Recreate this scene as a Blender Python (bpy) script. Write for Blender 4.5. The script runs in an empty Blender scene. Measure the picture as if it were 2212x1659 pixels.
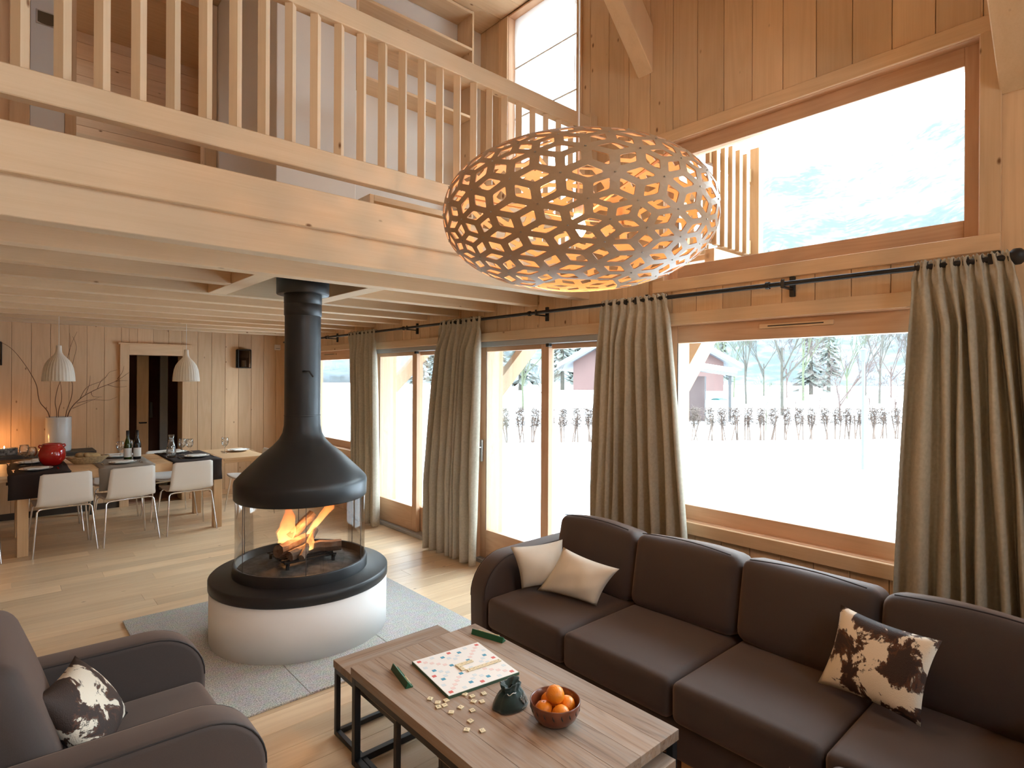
import bpy, bmesh, math, random
from mathutils import Vector, Matrix
R = math.radians
random.seed(11)
scn = bpy.context.scene
COL = scn.collection
W, H = 2212, 1659

# ---------------------------------------------------------------- camera
cd = bpy.data.cameras.new('camera'); cam = bpy.data.objects.new('camera', cd); COL.objects.link(cam)
cd.sensor_width = 36; cd.lens = 1249 / 2212 * 36; cd.shift_y = -0.0053; cd.clip_start = .05; cd.clip_end = 3000
cam.matrix_world = (Matrix.Translation((0, 0, 1.65)) @ Matrix.Rotation(R(-41.65), 4, 'Z')
                    @ Matrix.Rotation(R(90), 4, 'X') @ Matrix.Rotation(R(0.296), 4, 'Z'))
scn.camera = cam

# ---------------------------------------------------------------- world, exposure
SKY = 19.5
wd = bpy.data.worlds.new('world'); scn.world = wd; wd.use_nodes = True
nt = wd.node_tree; nt.nodes.clear()
o = nt.nodes.new('ShaderNodeOutputWorld'); b = nt.nodes.new('ShaderNodeBackground')
tc = nt.nodes.new('ShaderNodeTexCoord'); sp = nt.nodes.new('ShaderNodeSeparateXYZ'); cr = nt.nodes.new('ShaderNodeValToRGB')
cr.color_ramp.elements[0].position = 0.0; cr.color_ramp.elements[0].color = (.82, .94, 1.0, 1)
cr.color_ramp.elements[1].position = 0.9; cr.color_ramp.elements[1].color = (.67, .845, 1.0, 1)
nt.links.new(tc.outputs['Generated'], sp.inputs[0]); nt.links.new(sp.outputs['Z'], cr.inputs[0])
nt.links.new(cr.outputs[0], b.inputs[0]); b.inputs[1].default_value = SKY; nt.links.new(b.outputs[0], o.inputs[0])
scn.view_settings.view_transform = 'Standard'; scn.view_settings.look = 'None'
scn.view_settings.gamma = 1; scn.view_settings.use_curve_mapping = False
scn.view_settings.exposure = 0.10
cy = scn.cycles
cy.max_bounces = 10; cy.diffuse_bounces = 6; cy.glossy_bounces = 4; cy.transmission_bounces = 8
cy.transparent_max_bounces = 24; cy.sample_clamp_indirect = 6; cy.caustics_reflective = False; cy.caustics_refractive = False
cy.use_denoising = True

def portal(name, loc, rot, sx, sy):
    ld = bpy.data.lights.new(name, 'AREA'); ld.shape = 'RECTANGLE'; ld.size = sx; ld.size_y = sy
    ld.cycles.is_portal = True
    ob = bpy.data.objects.new(name, ld); COL.objects.link(ob); ob.location = loc; ob.rotation_euler = rot
    return ob

# ---------------------------------------------------------------- helpers
def link(ob, parent=None):
    COL.objects.link(ob)
    if parent is not None: ob.parent = parent
    return ob
def tag(ob, label=None, cat=None, group=None, kind=None):
    if label: ob['label'] = label
    if cat: ob['category'] = cat
    if group: ob['group'] = group
    if kind: ob['kind'] = kind
    return ob
def thing(name, label, cat, loc=(0, 0, 0), rz=0, group=None):
    ob = bpy.data.objects.new(name, None); ob.empty_display_size = .05; link(ob)
    ob.location = loc; ob.rotation_euler = (0, 0, rz)
    return tag(ob, label, cat, group)
def struct(name, label, loc=(0, 0, 0)):
    ob = bpy.data.objects.new(name, None); link(ob); ob.location = loc
    return tag(ob, label, None, None, 'structure')
def copy_tree(ob, parent=None):
    c = ob.copy(); COL.objects.link(c); c.parent = parent
    for ch in list(ob.children): copy_tree(ch, c)
    return c

class MB:
    def __init__(s): s.v = []; s.f = []; s.sm = []
    def add(s, vs, fs, smooth=False):
        n = len(s.v); s.v += [tuple(v) for v in vs]
        for f in fs: s.f.append(tuple(i + n for i in f)); s.sm.append(smooth)
        return s
    def box(s, a, b):
        x0, y0, z0 = a; x1, y1, z1 = b
        return s.add([(x0,y0,z0),(x1,y0,z0),(x1,y1,z0),(x0,y1,z0),(x0,y0,z1),(x1,y0,z1),(x1,y1,z1),(x0,y1,z1)],
                     [(0,3,2,1),(4,5,6,7),(0,1,5,4),(1,2,6,5),(2,3,7,6),(3,0,4,7)])
    def bar(s, p, q, w, h, up=(0, 0, 1)):
        p = Vector(p); q = Vector(q); d = (q - p).normalized(); u = Vector(up)
        sd = d.cross(u)
        if sd.length < 1e-4: sd = d.cross(Vector((1, 0, 0)))
        sd.normalize(); u = sd.cross(d)
        vs = [c + sd * (w / 2 * i) + u * (h / 2 * j) for c in (p, q) for i, j in ((-1,-1),(1,-1),(1,1),(-1,1))]
        return s.add(vs, [(0,1,2,3),(7,6,5,4),(0,4,5,1),(1,5,6,2),(2,6,7,3),(3,7,4,0)])
    def tube(s, pts, r, n=8, close=False, caps=True):
        pts = [Vector(p) for p in pts]; m = len(pts); rr = r if hasattr(r, '__len__') else [r] * m
        vs = []; fs = []; up = None
        for i in range(m):
            a = pts[i - 1] if (i > 0 or close) else pts[i]; c = pts[(i + 1) % m] if (i < m - 1 or close) else pts[i]
            d = (c - a).normalized()
            if up is None:
                up = d.cross(Vector((0, 0, 1)))
                if up.length < .05: up = d.cross(Vector((1, 0, 0)))
                up.normalize()
            else:
                up = (up - d * up.dot(d)); up.normalize()
            w = d.cross(up)
            for k in range(n):
                t = 2 * math.pi * k / n; vs.append(pts[i] + (up * math.cos(t) + w * math.sin(t)) * rr[i])
        for i in range(m if close else m - 1):
            j = (i + 1) % m
            for k in range(n):
                l = (k + 1) % n; fs.append((i*n+k, i*n+l, j*n+l, j*n+k))
        s.add(vs, fs, True)
        if caps and not close:
            s.add([vs[k] for k in range(n)][::-1], [tuple(range(n))]); s.add(vs[-n:], [tuple(range(n))])
        return s
    def lathe(s, prof, n=32, c=(0, 0, 0), smooth=True, a0=0, a1=2 * math.pi):
        full = abs(a1 - a0 - 2 * math.pi) < 1e-6; cols = n if full else n + 1
        vs = []; fs = []
        for r, z in prof:
            for k in range(cols):
                t = a0 + (a1 - a0) * k / n; vs.append((c[0] + r * math.cos(t), c[1] + r * math.sin(t), c[2] + z))
        for i in range(len(prof) - 1):
            for k in range(n):
                l = (k + 1) % cols
                fs.append((i*cols+k, i*cols+l, (i+1)*cols+l, (i+1)*cols+k))
        return s.add(vs, fs, smooth)
    def prism(s, poly, axis, a, b):
        # poly: 2D outline in the two other axes (x,y order kept); extruded along axis 0/1/2 from a to b
        def mk(p, t):
            q = list(p); q.insert(axis, t); return tuple(q)
        n = len(poly); vs = [mk(p, a) for p in poly] + [mk(p, b) for p in poly]
        fs = [tuple(range(n))[::-1], tuple(range(n, 2 * n))] + [(i, (i+1) % n, n + (i+1) % n, n + i) for i in range(n)]
        return s.add(vs, fs)
    def grid(s, P, closed_u=False, smooth=True):
        m = len(P); n = len(P[0]); vs = [p for row in P for p in row]; fs = []
        for i in range(m if closed_u else m - 1):
            for j in range(n - 1):
                k = (i + 1) % m; fs.append((i*n+j, k*n+j, k*n+j+1, i*n+j+1))
        return s.add(vs, fs, smooth)
    def rbox(s, a, b, r, bulge=(0, 0, 0), n=8):
        c = [(a[i] + b[i]) / 2 for i in range(3)]; h = [abs(b[i] - a[i]) / 2 for i in range(3)]
        r = min(r, *h)
        def pt(d, sg, u, v):
            e = [0, 0, 0]; e[d] = sg; e[(d+1) % 3] = u; e[(d+2) % 3] = v
            p = [e[i] * h[i] for i in range(3)]; q = [max(-h[i] + r, min(h[i] - r, p[i])) for i in range(3)]
            w = Vector([p[i] - q[i] for i in range(3)])
            w = w.normalized() * r if w.length > 1e-9 else w
            o = [q[i] + w[i] for i in range(3)]
            for i in range(3):
                j, k = (i+1) % 3, (i+2) % 3
                o[i] += bulge[i] * (o[i] / h[i]) * (1 - (o[j] / h[j]) ** 2) * (1 - (o[k] / h[k]) ** 2)
            return (o[0] + c[0], o[1] + c[1], o[2] + c[2])
        for d in range(3):
            # sample denser close to the rounded edges
            def samples(L):
                t = r / L; k = 4
                e = [-1 + t * (1 - math.cos(math.pi / 2 * i / k)) * 1.0 for i in range(k + 1)]
                mid = [(-1 + t) + (2 - 2 * t) * i / n for i in range(1, n)]
                return e + mid + [-x for x in e[::-1]]
            us = samples(h[(d+1) % 3]); vs_ = samples(h[(d+2) % 3])
            for sg in (1, -1):
                P = [[pt(d, sg, u, v) for v in vs_] for u in us]
                if sg < 0: P = P[::-1]
                s.grid(P)
        return s
    def obj(s, name, mat, parent=None, world=True, bevel=0, weld=0, solid=0, sub=0, smooth=None):
        vs = s.v
        if not vs: return None
        off = Vector((0, 0, 0))
        if parent is not None and world:
            p = parent
            while p is not None: off += Vector(p.location); p = p.parent
        mn = [min(v[i] for v in vs) for i in range(3)]; mx = [max(v[i] for v in vs) for i in range(3)]
        c = Vector([(mn[i] + mx[i]) / 2 for i in range(3)])
        if parent is None: c.z = mn[2]
        me = bpy.data.meshes.new(name)
        me.from_pydata([(v[0] - c.x, v[1] - c.y, v[2] - c.z) for v in vs], [], s.f)
        me.polygons.foreach_set('use_smooth', s.sm if smooth is None else [smooth] * len(s.f))
        if weld:
            bm = bmesh.new(); bm.from_mesh(me); bmesh.ops.remove_doubles(bm, verts=bm.verts, dist=weld); bm.to_mesh(me); bm.free()
        me.materials.append(mat)
        ob = bpy.data.objects.new(name, me); link(ob, parent); ob.location = c - off
        mods(ob, bevel, solid, sub)
        return ob
def mods(ob, bevel=0, solid=0, sub=0):
    if solid:
        m = ob.modifiers.new('solid', 'SOLIDIFY'); m.thickness = solid; m.offset = 0
    if bevel:
        m = ob.modifiers.new('bevel', 'BEVEL'); m.width = bevel; m.segments = 1 if bevel < .006 else 3; m.limit_method = 'ANGLE'; m.angle_limit = R(40)
        m.harden_normals = False
    if sub:
        m = ob.modifiers.new('sub', 'SUBSURF'); m.levels = sub; m.render_levels = sub
_bc = {}
def piece(name, a, b, mat, parent=None, bev=.0025, world=True):
    """one board or bar: a box with its own object, mesh shared between pieces of one size"""
    d = tuple(round(abs(b[i] - a[i]), 4) for i in range(3)); key = (d, mat.name, bev)
    me = _bc.get(key)
    c = Vector([(a[i] + b[i]) / 2 for i in range(3)])
    if me is None:
        x, y, z = [t / 2 for t in d]
        m = MB().box((-x, -y, -z), (x, y, z)); me = bpy.data.meshes.new(name); me.from_pydata(m.v, [], m.f); me.materials.append(mat)
        if bev:
            bm = bmesh.new(); bm.from_mesh(me)
            bmesh.ops.bevel(bm, geom=list(bm.edges), offset=min(bev, min(d) * .3), segments=1, affect='EDGES', profile=.5)
            bm.to_mesh(me); bm.free()
        _bc[key] = me
    ob = bpy.data.objects.new(name, me); link(ob, parent)
    if parent is not None and world:
        p = parent
        while p is not None: c = c - Vector(p.location); p = p.parent
    ob.location = c
    return ob

# ---------------------------------------------------------------- materials
def nm(name):
    m = bpy.data.materials.new(name); m.use_nodes = True; t = m.node_tree; t.nodes.clear()
    out = t.nodes.new('ShaderNodeOutputMaterial'); return m, t, out
def N(t, typ, **kw):
    n = t.nodes.new(typ)
    for k, v in kw.items():
        if k in n.inputs.keys(): n.inputs[k].default_value = v
        else: setattr(n, k, v)
    return n
def L(t, a, b): t.links.new(a, b)
def pbr(name, col, rough=.5, metal=0, spec=.5, noise=0, nscale=30, bump=0, bscale=200, col2=None, sheen=0, coat=0):
    m, t, out = nm(name); p = N(t, 'ShaderNodeBsdfPrincipled'); L(t, p.outputs[0], out.inputs[0])
    p.inputs['Base Color'].default_value = (*col, 1); p.inputs['Roughness'].default_value = rough; p.inputs['Metallic'].default_value = metal
    p.inputs['Specular IOR Level'].default_value = spec
    if sheen: p.inputs['Sheen Weight'].default_value = sheen; p.inputs['Sheen Roughness'].default_value = .5
    if coat: p.inputs['Coat Weight'].default_value = coat; p.inputs['Coat Roughness'].default_value = .1
    if noise or bump:
        tc = N(t, 'ShaderNodeTexCoord')
        if noise:
            n = N(t, 'ShaderNodeTexNoise', Scale=nscale, Detail=4.0); L(t, tc.outputs['Object'], n.inputs['Vector'])
            r = N(t, 'ShaderNodeValToRGB'); c2 = col2 or tuple(c * (1 - noise) for c in col)
            r.color_ramp.elements[0].position = .35; r.color_ramp.elements[1].position = .65
            r.color_ramp.elements[0].color = (*c2, 1); r.color_ramp.elements[1].color = (*col, 1)
            L(t, n.outputs[0], r.inputs[0]); L(t, r.outputs[0], p.inputs['Base Color'])
        if bump:
            n = N(t, 'ShaderNodeTexNoise', Scale=bscale, Detail=2.0); L(t, tc.outputs['Object'], n.inputs['Vector'])
            bp = N(t, 'ShaderNodeBump', Strength=bump, Distance=.002); L(t, n.outputs[0], bp.inputs['Height']); L(t, bp.outputs[0], p.inputs['Normal'])
    return m
def emis(name, col, strength):
    m, t, out = nm(name); e = N(t, 'ShaderNodeEmission', Strength=strength); e.inputs[0].default_value = (*col, 1); L(t, e.outputs[0], out.inputs[0]); return m
def wood(name, axis, light, dark, knot=(.20, .09, .035), knots=.5, rough=.55, grain=1.0, vary=.10, spec=.35, ring=9.0, streak=0, ringamp=.10):
    m, t, out = nm(name); p = N(t, 'ShaderNodeBsdfPrincipled'); L(t, p.outputs[0], out.inputs[0])
    p.inputs['Roughness'].default_value = rough; p.inputs['Specular IOR Level'].default_value = spec
    tc = N(t, 'ShaderNodeTexCoord'); oi = N(t, 'ShaderNodeObjectInfo')
    mul = N(t, 'ShaderNodeVectorMath', operation='SCALE'); mul.inputs[0].default_value = (37.1, 91.7, 53.3); L(t, oi.outputs['Random'], mul.inputs['Scale'])
    add = N(t, 'ShaderNodeVectorMath', operation='ADD'); L(t, tc.outputs['Object'], add.inputs[0]); L(t, mul.outputs[0], add.inputs[1])
    def mapped(sl, sc):
        mp = N(t, 'ShaderNodeMapping'); s = [sc, sc, sc]; s[axis] = sl; mp.inputs['Scale'].default_value = s
        L(t, add.outputs[0], mp.inputs['Vector']); return mp.outputs[0]
    # growth rings: noise stretched along the grain and folded into bands
    n1 = N(t, 'ShaderNodeTexNoise', Scale=1.0, Detail=2.0, Roughness=.5); L(t, mapped(.55, 5.0), n1.inputs['Vector'])
    mm = N(t, 'ShaderNodeMath', operation='MULTIPLY'); mm.inputs[1].default_value = ring * 6.28; L(t, n1.outputs[0], mm.inputs[0])
    sn = N(t, 'ShaderNodeMath', operation='SINE'); L(t, mm.outputs[0], sn.inputs[0])
    n2 = N(t, 'ShaderNodeTexNoise', Scale=1.0, Detail=4.0, Roughness=.65); L(t, mapped(3.0, 110.0), n2.inputs['Vector'])
    n3 = N(t, 'ShaderNodeTexNoise', Scale=1.0, Detail=2.0); L(t, mapped(.8, 2.2), n3.inputs['Vector'])
    a1 = N(t, 'ShaderNodeMath', operation='MULTIPLY_ADD'); a1.inputs[1].default_value = ringamp * grain; a1.inputs[2].default_value = .5; L(t, sn.outputs[0], a1.inputs[0])
    a2 = N(t, 'ShaderNodeMath', operation='MULTIPLY_ADD'); a2.inputs[1].default_value = .7 * grain; L(t, n2.outputs[0], a2.inputs[0]); L(t, a1.outputs[0], a2.inputs[2])
    a3 = N(t, 'ShaderNodeMath', operation='MULTIPLY_ADD'); a3.inputs[1].default_value = .5; L(t, n3.outputs[0], a3.inputs[0]); L(t, a2.outputs[0], a3.inputs[2])
    mr = N(t, 'ShaderNodeMapRange'); mr.inputs['From Min'].default_value = .5; mr.inputs['From Max'].default_value = 1.5; L(t, a3.outputs[0], mr.inputs[0])
    r = N(t, 'ShaderNodeValToRGB'); e = r.color_ramp.elements; e[0].position = .1; e[1].position = .75
    e[0].color = (*dark, 1); e[1].color = (*light, 1); L(t, mr.outputs[0], r.inputs[0]); col = r.outputs[0]
    if streak:
        n4 = N(t, 'ShaderNodeTexNoise', Scale=1.0, Detail=5.0, Roughness=.7); L(t, mapped(1.4, 30.0), n4.inputs['Vector'])
        rs = N(t, 'ShaderNodeValToRGB'); rs.color_ramp.elements[0].position = .42; rs.color_ramp.elements[1].position = .62
        L(t, n4.outputs[0], rs.inputs[0]); mx = N(t, 'ShaderNodeMix', data_type='RGBA', blend_type='MIX')
        ms = N(t, 'ShaderNodeMath', operation='MULTIPLY'); ms.inputs[1].default_value = streak; L(t, rs.outputs[0], ms.inputs[0]); L(t, ms.outputs[0], mx.inputs[0])
        L(t, col, mx.inputs[6]); mx.inputs[7].default_value = (*STREAKC, 1); col = mx.outputs[2]
    if knots:
        v = N(t, 'ShaderNodeTexVoronoi', Scale=1.0, Randomness=1.0); L(t, mapped(5.5, 11.0), v.inputs['Vector'])
        n5 = N(t, 'ShaderNodeTexNoise', Scale=1.0, Detail=1.0); L(t, mapped(14.0, 14.0), n5.inputs['Vector'])
        d = N(t, 'ShaderNodeMath', operation='MULTIPLY_ADD'); d.inputs[1].default_value = .12; L(t, n5.outputs[0], d.inputs[0]); L(t, v.outputs['Distance'], d.inputs[2])
        rk = N(t, 'ShaderNodeValToRGB'); rk.color_ramp.elements[0].position = .10; rk.color_ramp.elements[1].position = .17
        rk.color_ramp.elements[0].color = (1, 1, 1, 1); rk.color_ramp.elements[1].color = (0, 0, 0, 1); L(t, d.outputs[0], rk.inputs[0])
        sc = N(t, 'ShaderNodeSeparateColor'); L(t, v.outputs['Color'], sc.inputs[0])
        gt = N(t, 'ShaderNodeMath', operation='LESS_THAN'); gt.inputs[1].default_value = knots; L(t, sc.outputs[0], gt.inputs[0])
        m2 = N(t, 'ShaderNodeMath', operation='MULTIPLY'); L(t, rk.outputs[0], m2.inputs[0]); L(t, gt.outputs[0], m2.inputs[1])
        mx = N(t, 'ShaderNodeMix', data_type='RGBA'); L(t, m2.outputs[0], mx.inputs[0]); L(t, col, mx.inputs[6]); mx.inputs[7].default_value = (*knot, 1); col = mx.outputs[2]
    hv = N(t, 'ShaderNodeHueSaturation'); L(t, col, hv.inputs['Color'])
    va = N(t, 'ShaderNodeMath', operation='MULTIPLY_ADD'); va.inputs[1].default_value = 2 * vary; va.inputs[2].default_value = 1 - vary; L(t, oi.outputs['Random'], va.inputs[0]); L(t, va.outputs[0], hv.inputs['Value'])
    L(t, hv.outputs[0], p.inputs['Base Color'])
    bp = N(t, 'ShaderNodeBump', Strength=.12 * grain, Distance=.002); L(t, n2.outputs[0], bp.inputs['Height']); L(t, bp.outputs[0], p.inputs['Normal'])
    return m
STREAKC = (.30, .27, .25)
SPL, SPD = (.70, .485, .30), (.585, .375, .21)
SX, SY, SZ = [wood('spruce_' + 'xyz'[i], i, SPL, SPD, knots=.45) for i in range(3)]
BX, BY, BZ = [wood('beam_spruce_' + 'xyz'[i], i, (.69, .51, .335), (.60, .415, .245), knots=.25, ring=5) for i in range(3)]
LX, LY, LZ = [wood('larch_' + 'xyz'[i], i, (.64, .40, .25), (.52, .30, .175), knots=0, ring=14, rough=.45) for i in range(3)]
OAK = wood('oak_floor', 0, (.74, .55, .355), (.58, .38, .22), knots=.12, rough=.33, vary=.16, ring=7, spec=.5)
OAKT = wood('oak_table', 0, (.70, .47, .27), (.54, .33, .17), knots=0, rough=.45)
OAKZ = wood('oak_leg', 2, (.70, .47, .27), (.54, .33, .17), knots=0, rough=.45)
STREAKC = (.36, .30, .25)
TEAK = wood('weathered_teak', 1, (.30, .20, .135), (.085, .045, .028), knots=.05, rough=.55, grain=1.8, streak=.6, ring=16, vary=.12, ringamp=.16)
DARKW = wood('dark_boards', 0, (.22, .12, .06), (.14, .07, .03), knots=.3)
PLAST = pbr('white_plaster', (.80, .77, .74), .9, bump=.1, bscale=90)
CORE = pbr('wall_core', (.45, .30, .18), .9)
def glassm(name, tint=(1, 1, 1), refl=.06, rough=0.0):
    m, t, out = nm(name); a = N(t, 'ShaderNodeBsdfTransparent'); a.inputs[0].default_value = (*tint, 1)
    g = N(t, 'ShaderNodeBsdfGlossy', Roughness=rough); mx = N(t, 'ShaderNodeMixShader')
    lw = N(t, 'ShaderNodeLayerWeight', Blend=.25); mu = N(t, 'ShaderNodeMath', operation='MULTIPLY_ADD'); mu.inputs[1].default_value = .5; mu.inputs[2].default_value = refl
    L(t, lw.outputs['Fresnel'], mu.inputs[0]); L(t, mu.outputs[0], mx.inputs[0])
    L(t, a.outputs[0], mx.inputs[1]); L(t, g.outputs[0], mx.inputs[2]); L(t, mx.outputs[0], out.inputs[0]); return m
PANE = glassm('window_glass', (.97, .98, .97), .02)
BLACK = pbr('black_steel', (.016, .016, .017), .42, .0, .45)
IRON = pbr('wrought_iron', (.020, .018, .017), .5, .3)
CHROME = pbr('chrome', (.75, .75, .76), .12, 1.0)
STEEL = pbr('brushed_steel', (.55, .55, .55), .3, 1.0)
GREYAL = pbr('grey_aluminium', (.42, .42, .42), .5, .4)
# ================================================================ SETTING
XW, YF, YR, XL, ZC = 3.25, 8.76, -3.5, -4.5, 4.76
BW = .175
def cuts(a, b, ops, ax):
    """rectangles of the wall area a..b (2D) left after taking out the openings"""
    us = sorted({a[0], b[0], *[max(a[0], min(b[0], o_[k])) for o_ in ops for k in (0, 1)]})
    out = []
    for u0, u1 in zip(us, us[1:]):
        if u1 - u0 < .004: continue
        um = (u0 + u1) / 2; zs = [(a[1], b[1])]
        for o_ in ops:
            if o_[0] < um < o_[1]:
                nz = []
                for z0, z1 in zs:
                    if o_[3] <= z0 or o_[2] >= z1: nz.append((z0, z1)); continue
                    if o_[2] > z0: nz.append((z0, o_[2]))
                    if o_[3] < z1: nz.append((o_[3], z1))
                zs = nz
        out += [(u0, u1, z0, z1) for z0, z1 in zs if z1 - z0 > .004]
    return out
# ---- openings of the window wall: (y0, y1, z0, z1)
W1 = (.54, 2.16, .76, 2.0); W2 = (.54, 2.16, 2.29, 3.18); D1 = (2.50, 4.12, .0, 1.98); D2 = (4.44, 6.06, .0, 1.98)
W3 = (6.55, 8.15, .76, 2.0); W4 = (2.93, 3.72, 2.57, 4.74)
W5_FILL = (-2.7, -.35, .5, 2.0); W6_FILL = (-2.7, -.35, 2.29, 3.5)  # unseen windows behind the camera, added to bring in fill light
OPS = [W1, W2, D1, D2, W3, W4, W5_FILL, W6_FILL]
wr = struct('wall_right', 'spruce boarded wall with the big snowy windows')
m = MB()
for y0, y1, z0, z1 in cuts((YR, 0), (YF + .3, ZC + .2), OPS, 1): m.box((XW + .02, y0, z0), (XW + .30, y1, z1))
m.obj('wall_core', CORE, wr)
y = .706 - 5 * BW
while y < YF:
    y1 = min(y + BW, YF)
    ops = [(o_[0], o_[1], o_[2], o_[3]) for o_ in OPS]
    for a0, a1, z0, z1 in cuts((y, 0), (y1, ZC), ops, 1):
        g0 = .0015 if abs(a0 - y) < 1e-6 else 0; g1 = .0015 if abs(a1 - y1) < 1e-6 else 0
        # the floor of the gallery parts the boards
        for s0, s1 in ((z0, min(z1, 2.45)), (max(z0, 2.57), z1)) if y > 2.8 else ((z0, z1),):
            if s1 - s0 > .03: piece('board', (XW, a0 + g0, s0), (XW + .02, a1 - g1, s1), SZ, wr)
    y = y1
# plain run of wall behind the camera
for y0, y1, z0, z1 in cuts((YR, 0), (.706 - 5 * BW - .002, ZC), OPS, 1): piece('board', (XW, y0, z0), (XW + .02, y1, z1), SZ, wr)

def casing(par, op, w=.075, d=.018, sill=.03, sides='lrtb', mats=(SY, SZ)):
    y0, y1, z0, z1 = op
    if 't' in sides: piece('casing', (XW - d, y0 - w, z1), (XW, y1 + w, z1 + w), mats[0], par)
    if 'b' in sides: piece('casing', (XW - d - sill * .4, y0 - w, z0 - w), (XW, y1 + w, z0), mats[0], par)
    if 'l' in sides: piece('casing', (XW - d, y1, z0), (XW, y1 + w, z1), mats[1], par)
    if 'r' in sides: piece('casing', (XW - d, y0 - w, z0), (XW, y0, z1), mats[1], par)
def reveal(par, op, x1=3.50):
    y0, y1, z0, z1 = op
    piece('reveal', (XW - .004, y0 - .012, z0), (x1, y0 + .004, z1), LZ, par); piece('reveal', (XW - .004, y1 - .004, z0), (x1, y1 + .012, z1), LZ, par)
    piece('reveal', (XW - .004, y0, z1 - .004), (x1, y1, z1 + .012), LY, par); piece('reveal', (XW - .004, y0, z0 - .012), (x1, y1, z0 + .004), LY, par)
def sash(par, y0, y1, z0, z1, x0, x1, stile, top, bot, name='sash'):
    """one framed pane: two stiles, two rails, the pane between"""
    piece('stile', (x0, y0, z0), (x1, y0 + stile, z1), LZ, par); piece('stile', (x0, y1 - stile, z0), (x1, y1, z1), LZ, par)
    piece('rail', (x0, y0 + stile, z1 - top), (x1, y1 - stile, z1), LY, par); piece('rail', (x0, y0 + stile, z0), (x1, y1 - stile, z0 + bot), LY, par)
    xm = (x0 + x1) / 2
    MB().box((xm - .004, y0 + stile - .01, z0 + bot - .01), (xm + .004, y1 - stile + .01, z1 - top + .01)).obj('pane', PANE, par)
    piece('gasket', (x0 - .001, y1 - stile - .006, z0 + bot), (x0 + .003, y1 - stile - .002, z1 - top), IRON, par, bev=0)
for i, (op, lab, bot) in enumerate(((W1, 'large picture window behind the sofa looking onto snow', .09), (W2, 'high picture window above the curtain rod', .095),
                               (W3, 'dining corner window partly hidden behind the stove pipe', .09))):
    w = struct('window_%d' % (i + 1), lab, (XW, (op[0] + op[1]) / 2, op[2]))
    casing(w, op); reveal(w, op)
    sash(w, op[0], op[1], op[2], op[3], 3.30, 3.37, .065 if i < 2 else .07, .115 if i != 1 else .09, bot)
    if i != 1:
        yc = (op[0] + op[1]) / 2
        MB().rbox((3.288, yc - .20, 1.945), (3.301, yc + .20, 1.972), .006, n=2).obj('vent_strip', SY, w)
        piece('vent_slot', (3.2865, yc - .15, 1.955), (3.2885, yc + .15, 1.961), IRON, w, bev=0)
for i, (op, lab) in enumerate(((W5_FILL, 'unseen picture window added behind the viewer for fill light'), (W6_FILL, 'unseen high window added behind the viewer for fill light'))):
    w = struct('window_%d' % (i + 5), lab, (XW, (op[0] + op[1]) / 2, op[2])); reveal(w, op); sash(w, op[0], op[1], op[2], op[3], 3.30, 3.37, .065, .1, .09)
for i, (op, lab) in enumerate(((D1, 'sliding glass door between the two middle curtains'), (D2, 'sliding glass door just behind the stove'))):
    d = struct('door_%d' % (i + 1), lab, (XW, (op[0] + op[1]) / 2, 0))
    y0, y1, z0, z1 = op; ym = (y0 + y1) / 2
    casing(d, op, sides='tlr'); 
    piece('reveal', (XW - .004, y0 - .012, z0), (3.5, y0 + .004, z1), LZ, d); piece('reveal', (XW - .004, y1 - .004, z0), (3.5, y1 + .012, z1), LZ, d)
    piece('head', (XW - .004, y0, z1 - .004), (3.5, y1, z1 + .012), LY, d)
    piece('track', (XW + .002, y0, z1 - .05), (3.45, y1, z1 - .004), GREYAL, d)
    piece('threshold', (XW - .02, y0, .0), (3.5, y1, .035), GREYAL, d)
    sash(d, ym - .06, y1, .035, z1 - .05, 3.28, 3.325, .085, .04, .255)
    sash(d, y0, ym + .06, .035, z1 - .05, 3.335, 3.38, .085, .04, .255)
    h = MB().rbox((3.255, y1 - .055, .90), (3.275, y1 - .025, 1.10), .008, n=2); h.obj('handle_plate', STEEL, d)
    MB().tube([(3.27, y1 - .04, 1.03), (3.215, y1 - .04, 1.03), (3.212, y1 - .04, 1.025), (3.212, y1 - .04, .96)], .009).obj('handle', CHROME, d)
    piece('stop_block', (3.255, ym - .085, z1 - .075), (3.29, ym - .05, z1 - .048), IRON, d)
# ---- balcony door of the gallery with its roman blind
w = struct('window_4', 'tall gallery window with a translucent blind', (XW, 3.33, 2.57))
y0, y1, z0, z1 = W4
casing(w, W4, w=.05, sides='lr'); reveal(w, W4)
sash(w, y0, y1, z0, z1, 3.34, 3.40, .05, .04, .08)
piece('gasket', (XW - .006, y0 - .04, z0), (XW - .0015, y0 - .028, z1), IRON, w, bev=0)
MB().tube([(XW - .02, y0 - .034, 3.9), (XW - .02, y0 - .034, 3.97)], .008).obj('hinge', STEEL, w)

# ---- far dining wall
wf = struct('wall_far', 'knotty spruce wall behind the dining table')
DF = (1.25, 1.85, 0, 1.93)
m = MB()
for x0, x1, z0, z1 in cuts((XL, 0), (XW + .3, 2.60), [DF], 0): m.box((x0, YF + .02, z0), (x1, YF + .22, z1))
m.obj('wall_core', CORE, wf)
x = .116 - 10 * BW
while x < XW:
    x1 = min(x + BW, XW)
    for a0, a1, z0, z1 in cuts((x, 0), (x1, 2.45), [DF], 0):
        piece('board', (a0 + .0015, YF, z0), (a1 - .0015, YF + .02, z1), SZ, wf)
    x = x1
piece('baseboard', (XL, YF - .014, 0), (1.15, YF, .075), pbr('dark_plinth', (.05, .035, .025), .6), wf)
piece('baseboard', (1.95, YF - .014, 0), (XW, YF, .075), SX, wf)
d = struct('door_3', 'open doorway with pale wooden casing in the dining wall', (1.55, YF, 0))
for a, b_ in (((1.15, YF - .03, 0), (1.25, YF, 2.06)), ((1.85, YF - .03, 0), (1.94, YF, 2.06))): piece('casing', a, b_, SZ, d)
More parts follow.
